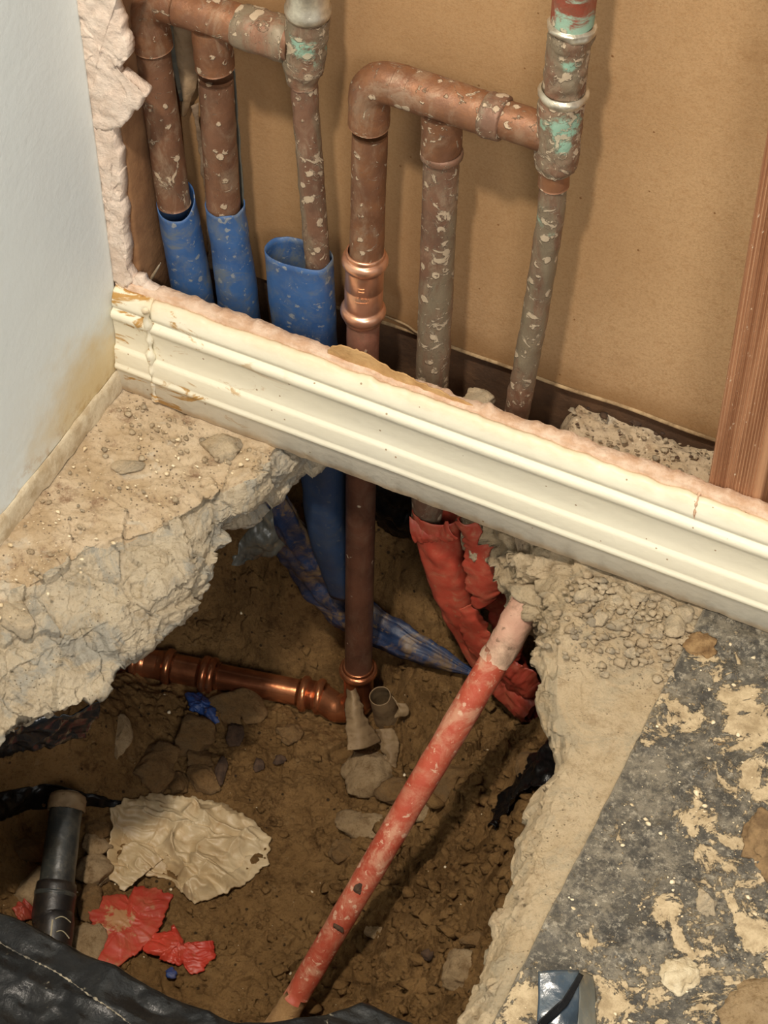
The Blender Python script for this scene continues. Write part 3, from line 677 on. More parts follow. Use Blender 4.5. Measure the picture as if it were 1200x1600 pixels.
p_top = ony(481, 22, YP); p_bot = ony(472, 118, YP)
tube('tee_fitting', [p_top, ony(479, 60, YP), ony(474, 100, YP), ony(473, 108, YP), p_bot, ony(472, 128, YP)], [.0170, .0168, .0165, .0150, .0138, .0122], M_cop_g, ma, n=40, rough=.0009, rs=120)
lathe('valve_ring', ony(481, 22, YP), ony(482, -40, YP), [(0, .010), (0, .0172), (.003, .0182), (.007, .0182), (.009, .0165), (.02, .016), (.45, .016), (.45, .01)], M_nickel, ma)
pA1a, pA1b = ony(238, 75, YP), ony(270, 305, .050)
d1 = (pA1b - pA1a)
tube('downpipe', [pA1a, pA1b + d1 * .06], R1, M_cop_a, ma, n=50, rough=.0003)
pA2a, pA2b = ony(337, 120, YP), ony(349, 320, YP); tube('downpipe', [pA2a, pA2b + (pA2b - pA2a) * .05], R1, M_cop_a, ma, n=50, rough=.0003)
pA3a, pA3b = ony(474, 120, YP), ony(496.5, 415, YP); tube('downpipe', [pA3a, pA3b + (pA3b - pA3a) * .12], .0108, M_cop_c, ma, n=60, rough=.0006, rs=90)

# blue sleeves standing on those pipes
def sleeve(name, path, rx, ry, topcut, mat, label, group=None, seed=0, seg=56, n=70, parent=None, jag=.0015, fold=.0, sup=1.0):
    """open tube; path from top to bottom; topcut(angle) = how far the rim is cut down"""
    path = resample(path, n); a = np.linspace(0, 2 * math.pi, seg, endpoint=False)
    T, N_, B_ = frames(path)
    ex = np.array([1.0, 0, 0]); P = np.zeros((n, seg, 3))
    rxs = np.interp(np.linspace(0, 1, n), np.linspace(0, 1, len(rx)), rx); rys = np.interp(np.linspace(0, 1, n), np.linspace(0, 1, len(ry)), ry)
    L = np.linalg.norm(path[-1] - path[0])
    tt = np.linspace(0, 1, n); cut = np.array([topcut(x) for x in a]) + jag * vnoise(np.stack([np.cos(a) * 2.5 + 5, np.sin(a) * 2.5 + 5, np.full(seg, seed + .5)], -1), seed)
    S = np.maximum(0, cut)[None] * ((1 - tt) ** 2)[:, None]
    E1 = ex[None] - T * T[:, :1]; E1 /= np.linalg.norm(E1, axis=1)[:, None]; E2 = np.cross(T, E1)
    ca = np.sign(np.cos(a)) * np.abs(np.cos(a)) ** sup; sa = np.sign(np.sin(a)) * np.abs(np.sin(a)) ** sup
    P = path[:, None] + E1[:, None] * (rxs[:, None] * ca)[..., None] + E2[:, None] * (rys[:, None] * sa)[..., None] + T[:, None] * S[..., None]
    c = path[:, None]; dd = P - c; dd /= np.linalg.norm(dd, axis=2)[..., None]
    P += dd * (fbm(P, 25, 3, seed) * .0012 + fold * ridged(P * np.array([1, 1, .25]), 30, 2, seed + 4))[..., None]
    o = link(name, P.reshape(-1, 3), gridfaces(n, seg, cv=True), mat, parent, True, .0009, 1)
    if label: tag(o, label, 'sleeve', group)
    return o
# angle 0 = +x ; pi/2 = e2 direction
s1t, s1b = ony(272, 298, .050), ony(309, 500, .050)
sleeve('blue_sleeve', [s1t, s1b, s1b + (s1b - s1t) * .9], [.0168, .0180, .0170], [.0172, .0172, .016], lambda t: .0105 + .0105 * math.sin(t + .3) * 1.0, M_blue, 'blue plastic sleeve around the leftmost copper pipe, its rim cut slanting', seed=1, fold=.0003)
s2t, s2b = ony(351, 316, YP), ony(376, 500, YP)
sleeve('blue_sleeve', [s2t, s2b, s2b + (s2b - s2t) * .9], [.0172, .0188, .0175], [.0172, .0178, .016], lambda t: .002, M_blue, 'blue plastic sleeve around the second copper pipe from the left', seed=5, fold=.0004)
s3t, s3b = ony(466, 393, YP), ony(479, 545, YP)
s3e = ony(514, 830, .058)
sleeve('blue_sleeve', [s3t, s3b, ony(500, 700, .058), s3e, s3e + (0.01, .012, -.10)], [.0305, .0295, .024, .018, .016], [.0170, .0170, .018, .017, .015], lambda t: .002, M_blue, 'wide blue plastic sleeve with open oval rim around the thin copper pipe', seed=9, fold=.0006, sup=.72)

# ------------------------------------------------------------------ pipes: right-hand manifold
mb = thing('copper_manifold', 'copper pipe manifold in the middle of the cavity with verdigris tee and bright press coupling', 'pipe', ony(667, 147, YP))
zB = ony(667, 148, YP)[2]; xB1 = ony(577, 200, YP)[0]; xB2 = ony(690, 215, YP)[0]
tee_c = ony(875, 190, YP); xB3 = tee_c[0]
tube('elbow', [(xB1 - .0005, YP, zB - .048), (xB1, YP, zB - .024)] + [(xB1 + .021 + .021 * math.cos(t), YP, zB - .021 + .021 * math.sin(t)) for t in a] + [(xB1 + .028, YP, zB)], RF + .0003, M_cop_b, mb, n=40, rough=.0005, seed=3)
tube('crossbar', [(xB1 + .024, YP, zB), (xB3 - .06, YP, zB)], RF + .0005, M_cop_b, mb, n=50, rough=.0003, seed=4)
q0 = ony(757, 172, YP)[0]; q1 = ony(790, 182, YP)[0]
tube('solder_ring', [(q0, YP, zB), (q0 + .002, YP, zB), (q1 - .002, YP, zB), (q1, YP, zB)], [RF, RF + .0016, RF + .0016, RF - .001], M_cop_c, mb, n=20, rough=.0008, rs=120)
tube('crossbar', [(q1 - .004, YP, zB), (xB3 - .008, YP, zB)], RF - .0012, M_cop_b, mb, n=20, rough=.0004, seed=8)
tube('tee_branch', [(xB2, YP, zB - .01), (xB2, YP, zB - .02), (xB2 - .0003, YP, ony(690, 238, YP)[2])], [RF + .0004, RF, RF - .0002], M_cop_b, mb, n=20, rough=.0004)
tube('solder_ring', [ony(690, 233, YP), ony(690, 236, YP), ony(690, 243, YP), ony(690, 247, YP)], [RF - .001, RF + .0005, RF + .0003, RF - .0022], M_cop_c, mb, n=12, rough=.0006, rs=150)
pts = [ony(867, 262, YP), ony(868, 254, YP), ony(870, 245, YP), ony(876, 175, YP), ony(880, 146, YP)]
tube('tee_fitting', pts, [.0140, .0158, .0166, .0174, .0172], M_cop_g, mb, n=40, rough=.0008, rs=120, seed=6)
tube('solder_ring', [ony(879.5, 152, YP), ony(880, 147, YP), ony(880.5, 142, YP), ony(881, 137, YP)], [.0172, .0190, .0192, .0168], M_nickel, mb, n=14, rough=.0007, rs=150)
tube('union', [ony(881, 140, YP), ony(884, 110, YP), ony(889, 72, YP), ony(893, 50, YP), ony(893.5, 44, YP)], [.0160, .0158, .0160, .0166, .0160], M_cop_g, mb, n=40, rough=.0012, rs=110, seed=9)
tube('solder_ring', [ony(893, 47, YP), ony(894, 42, YP), ony(894.5, 36, YP), ony(895, 32, YP)], [.0160, .0176, .0178, .0150], M_nickel, mb, n=14, rough=.0012, rs=150)
tube('riser', [ony(894, 40, YP), ony(903, -60, YP), ony(915, -200, YP)], .0158, copper('verdigris_copper', .5, 1.0, .3, (160, 80, 60), (140, 72, 52), off=21), mb, n=30, rough=.0004)
tube('reducer', [ony(867, 255, YP), ony(866, 275, YP), ony(865, 288, YP)], [.0120, .0119, .0121], M_cop_b, mb, n=12, rough=.0003)
pe = ony(808, 640, YP); ps = ony(865, 285, YP)
tube('downpipe', [ps, ony(857, 360, YP), ony(835, 500, YP), pe, pe + (pe - ps) * .45], .0108, M_cop_c, mb, n=90, rough=.0006, rs=90, seed=2)
pe2 = ony(675, 605, .056); ps2 = ony(690, 240, YP)
tube('downpipe', [ps2, pe2, pe2 + (pe2 - ps2) * .72], .0145, M_cop_c, mb, n=90, rough=.0005, rs=60, seed=5)
cx_t = ony(571, 392, YP); cx_b = ony(567, 498, .055)
tube('downpipe', [ony(578, 205, YP), ony(573, 395, YP)], .0145, M_cop_b, mb, n=50, rough=.0003, seed=7)
def press_prof(L, r):
    pr = [(0, r), (0, r + .0012), (.0012, r + .0018), (.003, r + .0018)]
    def bead(c): return [(c + .0055 * math.cos(t) * -1, r + .0014 + .0036 * math.sin(t)) for t in np.linspace(0, math.pi, 12)]
    pr += bead(.0105) + [(.019, r + .0016), (L / 2 - .001, r + .0018), (L / 2, r + .0013), (L / 2 + .001, r + .0018), (L - .019, r + .0016)] + bead(L - .0105) + [(L - .003, r + .0018), (L - .0012, r + .0018), (L, r + .0012), (L, r)]
    return pr
Lc = float(np.linalg.norm(cx_b - cx_t))
cp = lathe('press_coupling', cx_t, cx_b, press_prof(Lc, .0148), M_press, mb, 56)
# stamped marks on the coupling, facing the room
cpc = (cx_t + cx_b) / 2; ud = (cx_t - cx_b) / Lc
def marks(name, items, r, parent, mat):
    vs = []; fs = []
    for (ang, s, wa, hs) in items:
        k = len(vs); 
        for (da, ds) in ((-wa, -hs), (wa, -hs), (wa, hs), (-wa, hs)):
            A_ = ang + da; vs.append(tuple(cpc + ud * (s + ds) + np.array([math.sin(A_), -math.cos(A_), 0]) * r))
        fs.append((k, k + 1, k + 2, k + 3))
    o = link(name, vs, fs, mat, parent, False, .0003, 0); o['kind'] = 'stuff'; return o
it = [(.35 + (k - 3) * .11, -.0015, .035 if k % 2 else .022, .0011) for k in range(7) if k != 2] + [(.35 + (k - 4) * .085, -.0055, .03, .0004) for k in range(9)] + [(.3, .0105, .16, .0004), (.3, .0070, .16, .0003)]
marks('stamped_mark', it, .0168, cp, simple('stamp_highlight', srgb(250, 210, 170), srgb(240, 190, 150), .3, .9))
# pipe below the coupling down into the pit
pbt = ony(567.5, 495, .055); pbb = ony(560, 1050, .050)
rt = (pbb - pbt); 
tube('downpipe', [pbt, pbt + rt * .16], .0143, M_press_pipe, mb, n=20, rough=.0002)
lathe('press_ring', pbt + rt * .125, pbt + rt * .30, [(0, .0143), (0, .0156), (.003, .016), (.007, .0178), (.010, .0178), (.013, .0160), (.05, .0160), (.055, .0143)], M_press, mb)
tube('downpipe', [pbt + rt * .15, pbb], .0143, M_cop_dark, mb, n=60, rough=.0002, seed=11)
# press elbow at the foot and the horizontal run
zE = onz(530, 1103, -.417); 
fz = float(ony(560, 1112, .050)[2])
eA = np.array([pbb[0], pbb[1], pbb[2]]); hA = onz(502, 1089, fz); hB = onz(338, 1057, fz); hC = onz(258, 1041, fz); hD = onz(120, 1014, fz)
hd = (hB - hA) / np.linalg.norm(hB - hA)
corner = eA + np.array([0, 0, 0]); corner[2] = fz
elp = [eA + (0, 0, .004)]
Rb = .026; c0 = np.array([eA[0], eA[1], fz + Rb]); 
for t in np.linspace(0, math.pi / 2, 12): elp.append(c0 + hd * (Rb * (1 - math.cos(t))) + np.array([0, 0, -Rb * math.sin(t)]))
elp = [p for p in elp if p[2] <= elp[0][2] + 1e-6]
elp.append(hA + hd * .002)
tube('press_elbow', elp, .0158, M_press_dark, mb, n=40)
def ring_at(p, d, L, r, name, mat):
    pr = [(0, r - .0015), (0, r), (.003, r + .0006)] + [(.0075 - .0045 * math.cos(t), r + .0006 + .0040 * math.sin(t)) for t in np.linspace(0, math.pi, 12)] + [(L - .002, r + .0006), (L, r), (L, r - .0015)]
    return lathe(name, p, p + d, pr, mat, mb)
ring_at(eA + np.array([0, 0, .012]), np.array([0, 0, -1.0]), .022, .0155, 'press_ring', M_press_dark)
ring_at(hA - hd * .006, hd, .024, .0155, 'press_ring', M_press_dark)
ring_at(hA + hd * .026, -hd, .020, .0155, 'press_ring', M_press_dark)
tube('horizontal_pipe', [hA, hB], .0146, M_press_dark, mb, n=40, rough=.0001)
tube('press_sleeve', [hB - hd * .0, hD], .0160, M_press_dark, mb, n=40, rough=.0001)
ring_at(hB - hd * .003, hd, .020, .0160, 'press_ring', M_press_dark); ring_at(hB + hd * .02, -hd, .020, .0160, 'press_ring', M_press_dark); ring_at(hC - hd * .012, hd, .020, .0160, 'press_ring', M_press_dark)
ring_at(hC + hd * .04, -hd, .020, .0160, 'press_ring', M_press_dark)

# odd bits behind the left manifold
o = sheet('torn_kraft_flap', [ony(x, y, .094) for x, y in ((268, 20), (272, 80), (282, 140), (288, 176))], [ony(x, y, .096) for x, y in ((306, 30), (308, 90), (308, 130), (290, 178))], simple('beige_kraft', srgb(176, 150, 118), srgb(160, 132, 98), .8, ns=30), amp=.001, bulge=.004)
tag(o, 'beige pointed paper flap hanging between the two leftmost copper pipes', 'paper')
o = sheet('metal_strap', [ony(x, y, .088) for x, y in ((262, 20), (266, 80), (276, 135), (281, 158))], [ony(x, y, .090) for x, y in ((269, 20), (274, 80), (283, 135), (286, 158))], M_greyfilm, nv=6, amp=.0003)
tag(o, 'thin grey strap behind the leftmost copper pipe, beside the beige flap', 'strap')
o = sheet('wood_sliver', [ony(x, y, .088) for x, y in ((299, 165), (306, 200), (314, 260), (322, 330), (326, 420))], [ony(x, y, .090) for x, y in ((310, 160), (313, 200), (322, 260), (330, 330), (334, 420))], simple('chalky_sliver', srgb(150, 128, 104), srgb(116, 94, 72), .9, ns=60), nv=6, amp=.0008, jag=.001)
tag(o, 'thin chalky sliver between the two leftmost copper pipes', 'strip')
o = sheet('grey_strip', [ony(x, y, .075) for x, y in ((355, 100), (362, 200), (368, 290), (372, 330))], [ony(x, y, .068) for x, y in ((366, 108), (373, 200), (380, 290), (383, 330))], M_greyfilm, nv=6, amp=.0006)  # narrow grey strip drawn beside the second pipe
tag(o, 'narrow grey strip behind the right edge of the second copper pipe', 'strip')
tube('string', [ony(x, y, .098) for x, y in ((585, 488), (610, 497), (635, 508), (652, 520), (668, 524))], .0011, M_sheath, n=40, seg=8)
tag(bpy.data.objects['string'], 'thin pale string lying along the foot of the brown paper between two pipes', 'string')

# ------------------------------------------------------------------ rocks
def rock_mesh(size, seed, sub=4, facets=10, rough=.11, flat=(1, 1, .7)):
    bm = bmesh.new(); bmesh.ops.create_icosphere(bm, subdivisions=sub, radius=1)
    V = np.array([v.co[:] for v in bm.verts]); V /= np.linalg.norm(V, axis=1)[:, None]
    rs = np.random.RandomState(seed); nn = rs.normal(size=(facets, 3)); nn /= np.linalg.norm(nn, axis=1)[:, None]; dd = rs.uniform(.62, .95, facets)
    pr = V @ nn.T; r = np.min(np.where(pr > .05, dd / np.maximum(pr, .05), 9), axis=1); r = np.minimum(r, 1.15)
    V = V * r[:, None] * (1 + fbm(V + seed, 2.2, 4, seed) * rough)[:, None] * np.array(flat)
    V *= np.array(size)
    for v, c in zip(bm.verts, V): v.co = c
    return bm
def rock(name, loc, size, mat, label, seed, group=None, rotz=0, cat='rock', sub=4, **k):
    bm = rock_mesh(size, seed, sub, **k); me = bpy.data.meshes.new(name); bm.to_mesh(me); bm.free(); me.materials.append(mat)
    me.polygons.foreach_set('use_smooth', [sub > 3] * len(me.polygons))
    o = bpy.data.objects.new(name, me); C.objects.link(o); o.location = Vector(loc); o.rotation_euler = (0, 0, rotz)
    return tag(o, label, cat, group)
def srock(px, py, wpx, hpx, mat, label, seed, rot=0, sink=.35, zf=.7, **k):
    p = onsoil(px, py); s = 1 / (F / np.linalg.norm(p - CAM)); a_ = wpx * s / 2; b_ = hpx * s / 2 * 1.15
    p = p + np.array([0, 0, (1 - sink) * b_ * zf * .62])
    return rock('rock', p, (a_, b_, min(a_, b_)), mat, label, seed, rotz=YAW + math.radians(rot), flat=(1, 1, zf), **k)
srock(370, 1108, 82, 55, M_rock, 'flat tan rock right under the horizontal copper pipe', 4, -20)
srock(305, 1160, 70, 62, M_rock, 'rounded brown rock left of a dark pit in the soil', 7, 10)
srock(243, 1205, 84, 66, M_rock, 'largest brown rock just above the crumpled white plastic bag', 11, 0)
srock(312, 1190, 44, 34, M_rock, 'small brown rock wedged under the rounded one', 14, 20)
srock(318, 1222, 56, 42, M_rock, 'brown rock beside the upper right of the crumpled bag', 19, -10)
srock(278, 1228, 36, 34, M_rock, 'small brown rock between two larger ones above the crumpled bag', 23, 0)
srock(575, 1212, 86, 66, M_rock_pale, 'pointed tan rock below the torn muddy sheath', 29, 25, facets=8)
srock(620, 1245, 60, 44, M_rock, 'rounded tan rock touching the left side of the red pipe', 31, 0)
srock(572, 1290, 86, 46, M_rock_pale, 'long pale rock lying against the red pipe halfway down', 37, -12, facets=9)
srock(535, 1335, 36, 34, M_rock, 'small cemented clod left of the red pipe below the long pale rock', 41)
srock(700, 1225, 120, 78, M_rock, 'broad grey brown rock behind the red pipe', 43, 25)
srock(722, 1522, 84, 66, M_rock_pale, 'pale pinkish rock at the foot of the right slab', 47, 30, facets=9)
srock(588, 1455, 34, 24, M_rock_pale, 'small pale stone right of the lower end of the red pipe', 53)
srock(655, 1270, 34, 30, M_rock_pale, 'small pale stone tucked right against the middle of the red pipe', 57)
srock(146, 1368, 58, 50, M_rock_pale, 'pale rock beside the left end of the crumpled bag', 59, -20)
srock(150, 1325, 44, 44, M_rock_pale, 'small wedge shaped pale rock between black pipe and bag', 61, 30)
srock(55, 1400, 80, 66, M_rock_pale, 'pale rock behind the left side of the black pipe coupling', 67, 20)
srock(140, 1420, 36, 60, M_rock, 'narrow rock between the black pipe and red plastic scrap', 71)
srock(45, 1335, 60, 50, M_rock, 'dark brown rock in shade left of the black pipe', 73)
srock(153, 1297, 32, 36, M_rock, 'dark brown clod between the black pipe rim and the bag', 79)
srock(140, 1480, 50, 60, M_rock_pale, 'pale stone between the black pipe foot and the red scrap', 83)
srock(190, 1160, 30, 66, M_rock_pale, 'thin upright sliver of rock in the shaded left bank', 89, facets=8)
srock(745, 1470, 50, 26, M_rock, 'flat clod on the right bank above the pale pinkish rock', 93)
srock(450, 1150, 40, 30, M_rock, 'flat tan stone half buried below the copper elbow', 97)
srock(830, 1205, 44, 60, M_rock, 'dark clod under the right slab beside black film', 101)
for k, (x, y, wv, hv, lb) in enumerate(((368, 1148, 28, 40, 'dark oval clod in the soil below the flat tan rock'), (404, 1196, 20, 22, 'small dark clod left of another dark clod below the copper elbow'), (436, 1188, 20, 16, 'small dark clod right of another dark clod below the copper elbow'), (345, 1208, 22, 40, 'dark narrow clod right of the brown rocks above the bag'), (668, 1492, 18, 18, 'dark clod on the right soil bank'))):
    srock(x, y, wv, hv, M_mud_crumb, lb, 120 + k)
# crumbs of soil
def crumbs(name, pts, sizes, mat, label, cat, seed=0):
    base = []
    for k in range(5):
        bm = rock_mesh((1, 1, 1), 200 + k + seed, 1, 6, .35, (1, .85, .7)); base.append((np.array([v.co[:] for v in bm.verts]), np.array([[v.index for v in f.verts] for f in bm.faces]))); bm.free()
    VS = []; FS = []; off = 0; rs = np.random.RandomState(seed)
    for p, s in zip(pts, sizes):
        V, Fc = base[rs.randint(5)]; an = rs.uniform(0, 6.28); ca, sa = math.cos(an), math.sin(an)
        V = V @ np.array([[ca, sa, 0], [-sa, ca, 0], [0, 0, 1]]) * s * np.array([1, rs.uniform(.6, 1), rs.uniform(.5, .9)]) + p
        VS.append(V); FS.append(Fc + off); off += len(V)
    return tag(link(name, np.vstack(VS), np.vstack(FS), mat, None, False), label, cat, kind='stuff')
rs = np.random.RandomState(5)
def soil_scatter(n, smin, smax, xr=(.0, .54), yr=(-.5, .1), bias=None):
    xy = np.stack([rs.uniform(*xr, n), rs.uniform(*yr, n)], -1); z = soil_height(xy); s = smin + (smax - smin) * rs.power(.35, n)
    return np.c_[xy, z + s * .2], s
p1, z1 = soil_scatter(2600, .0010, .0065); crumbs('soil_clods', p1, z1, M_soil, 'loose brown soil clods scattered over the bottom of the pit', 'soil', 1)
p1, z1 = soil_scatter(1500, .0012, .0110, (.28, .52), (-.5, .0)); crumbs('soil_clods', p1, z1, M_soil, 'crumbly brown soil clods on the bank right of the red pipe', 'soil', 9)
p1, z1 = soil_scatter(110, .0006, .0026); crumbs('pale_crumbs', p1, z1, M_crumb, 'pale plaster and mortar crumbs fallen on the soil', 'crumbs', 2)

# rubble between slab and black floor, near the baseboard
k = 0
stones = [(1000, 935, 24, 'pale rounded stone in the rubble below the baseboard'), (1068, 962, 34, 'brownish stone nearest the corner of the black floor'), (1055, 985, 42, 'large tan stone in the rubble beside the black floor'), (1005, 983, 20, 'small tan stone in the rubble left of the large tan one'), (1025, 993, 24, 'grey stone in the rubble beside the large tan stone'),
          (968, 977, 22, 'angular cream stone in the middle of the rubble'), (938, 968, 26, 'flat cream stone at the left of the rubble'), (965, 940, 20, 'cream stone lying against the foot of the baseboard'), (915, 935, 30, 'flat cream chunk left end of the rubble by the baseboard'), (1042, 950, 22, 'tan stone in the rubble just under the baseboard'), (1030, 1010, 16, 'small ochre stone at the lower end of the rubble'), (985, 960, 16, 'small cream stone among the rubble, left of the pale rounded one'),
          (945, 1055, 14, 'flat chip of mortar lower down on the tan slab'), (985, 1020, 18, 'cream stone at the lower edge of the rubble')]
for (x, y, wp, lb) in stones:
    p = onz(x, y, -.003); s = np.linalg.norm(p - CAM) / F; r = wp * s / 2 * 1.12
    rock('rubble_stone', p + (0, 0, r * .25), (r, r * .85, r * .8), M_rubble, lb, 300 + k, rotz=k * 1.3, cat='stone', flat=(1, 1, .7), sub=3, rough=.08); k += 1
def plane_scatter(n, xr, yr, z, smin, smax, dens=None, seed=3, p=.3):
    r = np.random.RandomState(seed); x = r.uniform(*xr, n); y = r.uniform(*yr, n)
    if dens is not None:
        keep = r.uniform(size=n) < dens(x, y); x, y = x[keep], y[keep]
    s = smin + (smax - smin) * r.power(p, len(x)); return np.c_[x, y, np.full(len(x), z) + s * .15], s
p1, z1 = plane_scatter(900, (.455, .575), (-.115, -.022), -.002, .001, .0062, lambda x, y: np.clip((y + .13) / .08, 0, 1) * np.clip((x - .44) / .05, 0, 1), 4); crumbs('rubble_gravel', p1, z1, M_rubble, 'fine mortar gravel filling the gaps between the rubble stones', 'gravel', 3)
p1, z1 = plane_scatter(900, (.008, .19), (-.30, -.025), .0008, .0006, .0042, lambda x, y: (x < .19 + y * .45) * np.where(y > -.06, 1.0, .35), 6, .25); crumbs('mortar_gravel', p1, z1, M_rubble, 'mortar gravel and dust on the left slab along the baseboard', 'gravel', 5)
p1, z1 = plane_scatter(260, (.008, .17), (-.32, -.03), .001, .0006, .0030, lambda x, y: (x < .17 + y * .4) * 1.0, 7); crumbs('pale_crumbs', p1, z1, M_crumb, 'white plaster crumbs on the left slab', 'crumbs', 7)
p1, z1 = plane_scatter(900, (.58, .95), (-.50, -.03), .0006, .0005, .0028, None, 8, .25); crumbs('pale_crumbs', p1, z1, M_crumb, 'white plaster specks scattered on the black floor', 'crumbs', 8)
p1, z1 = plane_scatter(420, (.40, .60), (.016, .098), .040, .0008, .0045, None, 9); p1[:, 2] += (p1[:, 1]) * .2; crumbs('mortar_gravel', p1, z1, M_rubble, 'sandy gravel on the concrete inside the wall cavity by the stud', 'gravel', 11)
p1, z1 = plane_scatter(26, (.41, .55), (.03, .098), .043, .002, .006, None, 12); p1[:, 2] += (p1[:, 1]) * .2; crumbs('dark_crumbs', p1, z1, M_mud_crumb, 'dark brown crumbs on the sandy concrete inside the wall cavity', 'crumbs', 12)
for i, (x, y, wp, hp, lb) in enumerate(((998, 655, 34, 24, 'dark brown flake on the sandy concrete inside the cavity'), (392, 728, 0, 0, ''), )):
    if wp:
        p = onz(x, y, .055); r = wp * .0006 / 2; rock('bark_flake', p, (r, r * .8, r * .6), M_mud_crumb, lb, 77 + i, cat='flake', sub=3)
p = ony(748, 618, .05); rock('cavity_stone', p - (0, 0, .010), (.015, .012, .015), M_rubble, 'lone beige stone behind the baseboard between two copper pipes', 401, cat='stone', sub=4)
tri = onz(200, 728, .002); rock('mortar_flake', tri, (.013, .007, .004), M_rubble, 'flat triangular mortar flake lying on the left slab', 402, cat='stone', facets=6, rotz=.5, sub=3)
p = onz(350, 700, -.001); rock('grey_stone', p, (.020, .014, .010), M_rubble, 'flat grey stone at the foot of the baseboard on the left slab', 404, cat='stone', sub=4, rotz=.3)
p = onz(15, 960, -.010); rock('mortar_chunk', p, (.030, .014, .012), M_rubble, 'brown edged mortar chunk on the broken left slab at the picture edge', 405, cat='stone', sub=4, rotz=-.3)
for i, (x, y, wp, hp, lb, mt) in enumerate(((1095, 1010, 40, 34, 'ochre splat of dried mud on the black floor near the baseboard', simple('ochre_mud', srgb(154, 124, 84), srgb(116, 86, 52), .95, ns=90, bs=.003)), (1192, 1310, 50, 80, 'brown dried lump at the right edge of the black floor', simple('brown_lump', srgb(144, 116, 80), srgb(108, 84, 56), .95, ns=90, bs=.003)),
                                  (1062, 1524, 50, 34, 'cream plaster lump on the black floor near the bottom', simple('cream_plaster', srgb(212, 196, 164), srgb(184, 164, 130), .95, ns=90, bs=.003)), (1190, 1575, 90, 60, 'pale plaster lump in the bottom right corner', M_rock_pale), (955, 1100, 0, 0, '', None), (1103, 1412, 26, 28, 'small cream plaster lump above the larger one', M_rubble))):
    if wp:
        p = onz(x, y, .001); r = wp * .00056 / 2; rock('dried_lump', p, (r * 1.1, r * 1.1 * hp / wp * 1.3, r * .45), mt, lb, 420 + i, cat='lump', sub=4, rough=.25, rotz=YAW)

# ------------------------------------------------------------------ plastics in the pit
def tubeR(name, path, ra, rb, mat, label=None, cat='sleeve', seed=0, seg=48, n=80, amp=.0025, ridge=.002, solid=.0008, parent=None, ndir=(0, -1, .6), closed_end=False):
    """flattened soft tube: ra half width, rb half thickness"""
    path = resample(path, n); T = np.gradient(path, axis=0); T /= np.linalg.norm(T, axis=1)[:, None]
    nd = np.array(ndir, float); a_ = np.linspace(0, 2 * math.pi, seg, endpoint=False)
    ras = np.interp(np.linspace(0, 1, n), np.linspace(0, 1, len(ra)), ra); rbs = np.interp(np.linspace(0, 1, n), np.linspace(0, 1, len(rb)), rb)
    e2 = nd[None] - T * (T @ nd)[:, None]; e2 /= np.linalg.norm(e2, axis=1)[:, None]; e1 = np.cross(T, e2)
    P = path[:, None] + e1[:, None] * (ras[:, None] * np.cos(a_))[..., None] + e2[:, None] * (rbs[:, None] * np.sin(a_))[..., None]
    dd = P - path[:, None]; dd /= np.linalg.norm(dd, axis=2)[..., None] + 1e-9
    u = np.repeat(np.linspace(0, 1, n)[:, None], seg, 1)
    Q = np.stack([u * 2.0 + 0 * a_[None], np.cos(a_)[None] + 0 * u, np.sin(a_)[None] + 0 * u], -1)
    P = P + dd * (fbm(P, 50, 3, seed) * amp + ridged(Q, 2.2, 3, seed + 3) * ridge)[..., None] * np.minimum(1, rbs / .006)[:, None, None]
    o = link(name, P.reshape(-1, 3), gridfaces(n, seg, cv=True), mat, parent, True, solid, 0)
    if label: tag(o, label, cat)
    return o
bl = [ony(405, 770, .035), ony(432, 800, .045), ony(465, 862, .060), ony(505, 920, .076), ony(560, 965, .085), ony(630, 1002, .082), ony(690, 1030, .078), ony(738, 1052, .070)]
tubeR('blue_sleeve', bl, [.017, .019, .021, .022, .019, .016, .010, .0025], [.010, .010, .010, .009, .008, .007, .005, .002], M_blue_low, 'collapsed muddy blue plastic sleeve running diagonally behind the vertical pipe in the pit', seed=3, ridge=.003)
# red sleeve around the middle pipe
rd = thing('red_sleeve', 'torn red plastic sleeve hanging below the baseboard around the middle pipe', 'sleeve', ony(690, 815, .055))
def jag_tube(name, path, ra, rb, mat, parent, seed, jag=.006, ndir=(0, -1, .6), **k):
    return tubeR(name, path, ra, rb, mat, None, seed=seed, parent=parent, ndir=ndir, **k)
jag_tube('outer_layer', [ony(682, 800, .052), ony(688, 850, .052), ony(702, 910, .055), ony(722, 970, .060), ony(745, 1030, .066), ony(760, 1058, .07)], [.022, .0215, .020, .0165, .011, .006], [.015, .015, .013, .010, .006, .003], M_red, rd, 4, ridge=.0009, amp=.0012)
sheet('flap', [ony(x, y, .030) for x, y in ((716, 808), (722, 850), (726, 900), (736, 950))], [ony(x, y, .034) for x, y in ((742, 815), (775, 860), (792, 905), (772, 940))], M_red, rd, amp=.0010, bulge=.006, jag=.003, seed=3, scale=35)
sheet('flap', [ony(x, y, .040) for x, y in ((640, 808), (655, 818), (675, 828), (700, 815))], [ony(x, y, .035) for x, y in ((648, 850), (668, 850), (690, 848), (715, 840))], M_red, rd, amp=.001, bulge=.004, jag=.003, seed=6)
sheet('flap', [ony(x, y, .060) for x, y in ((740, 900), (760, 950), (775, 1000), (790, 1040))], [ony(x, y, .065) for x, y in ((790, 900), (808, 940), (815, 980), (815, 1030))], M_red_dark, rd, amp=.003, bulge=.004, jag=.003, seed=8)
sheet('flap', [ony(x, y, .050) for x, y in ((712, 950), (722, 990), (735, 1020), (770, 1050))], [ony(x, y, .050) for x, y in ((735, 945), (760, 975), (772, 1010), (778, 1030))], M_red, rd, amp=.001, bulge=.003, jag=.003, seed=12)
r2 = thing('red_sleeve', 'crumpled dark red plastic sleeve under the edge of the right slab', 'sleeve', ony(810, 1080, .06))
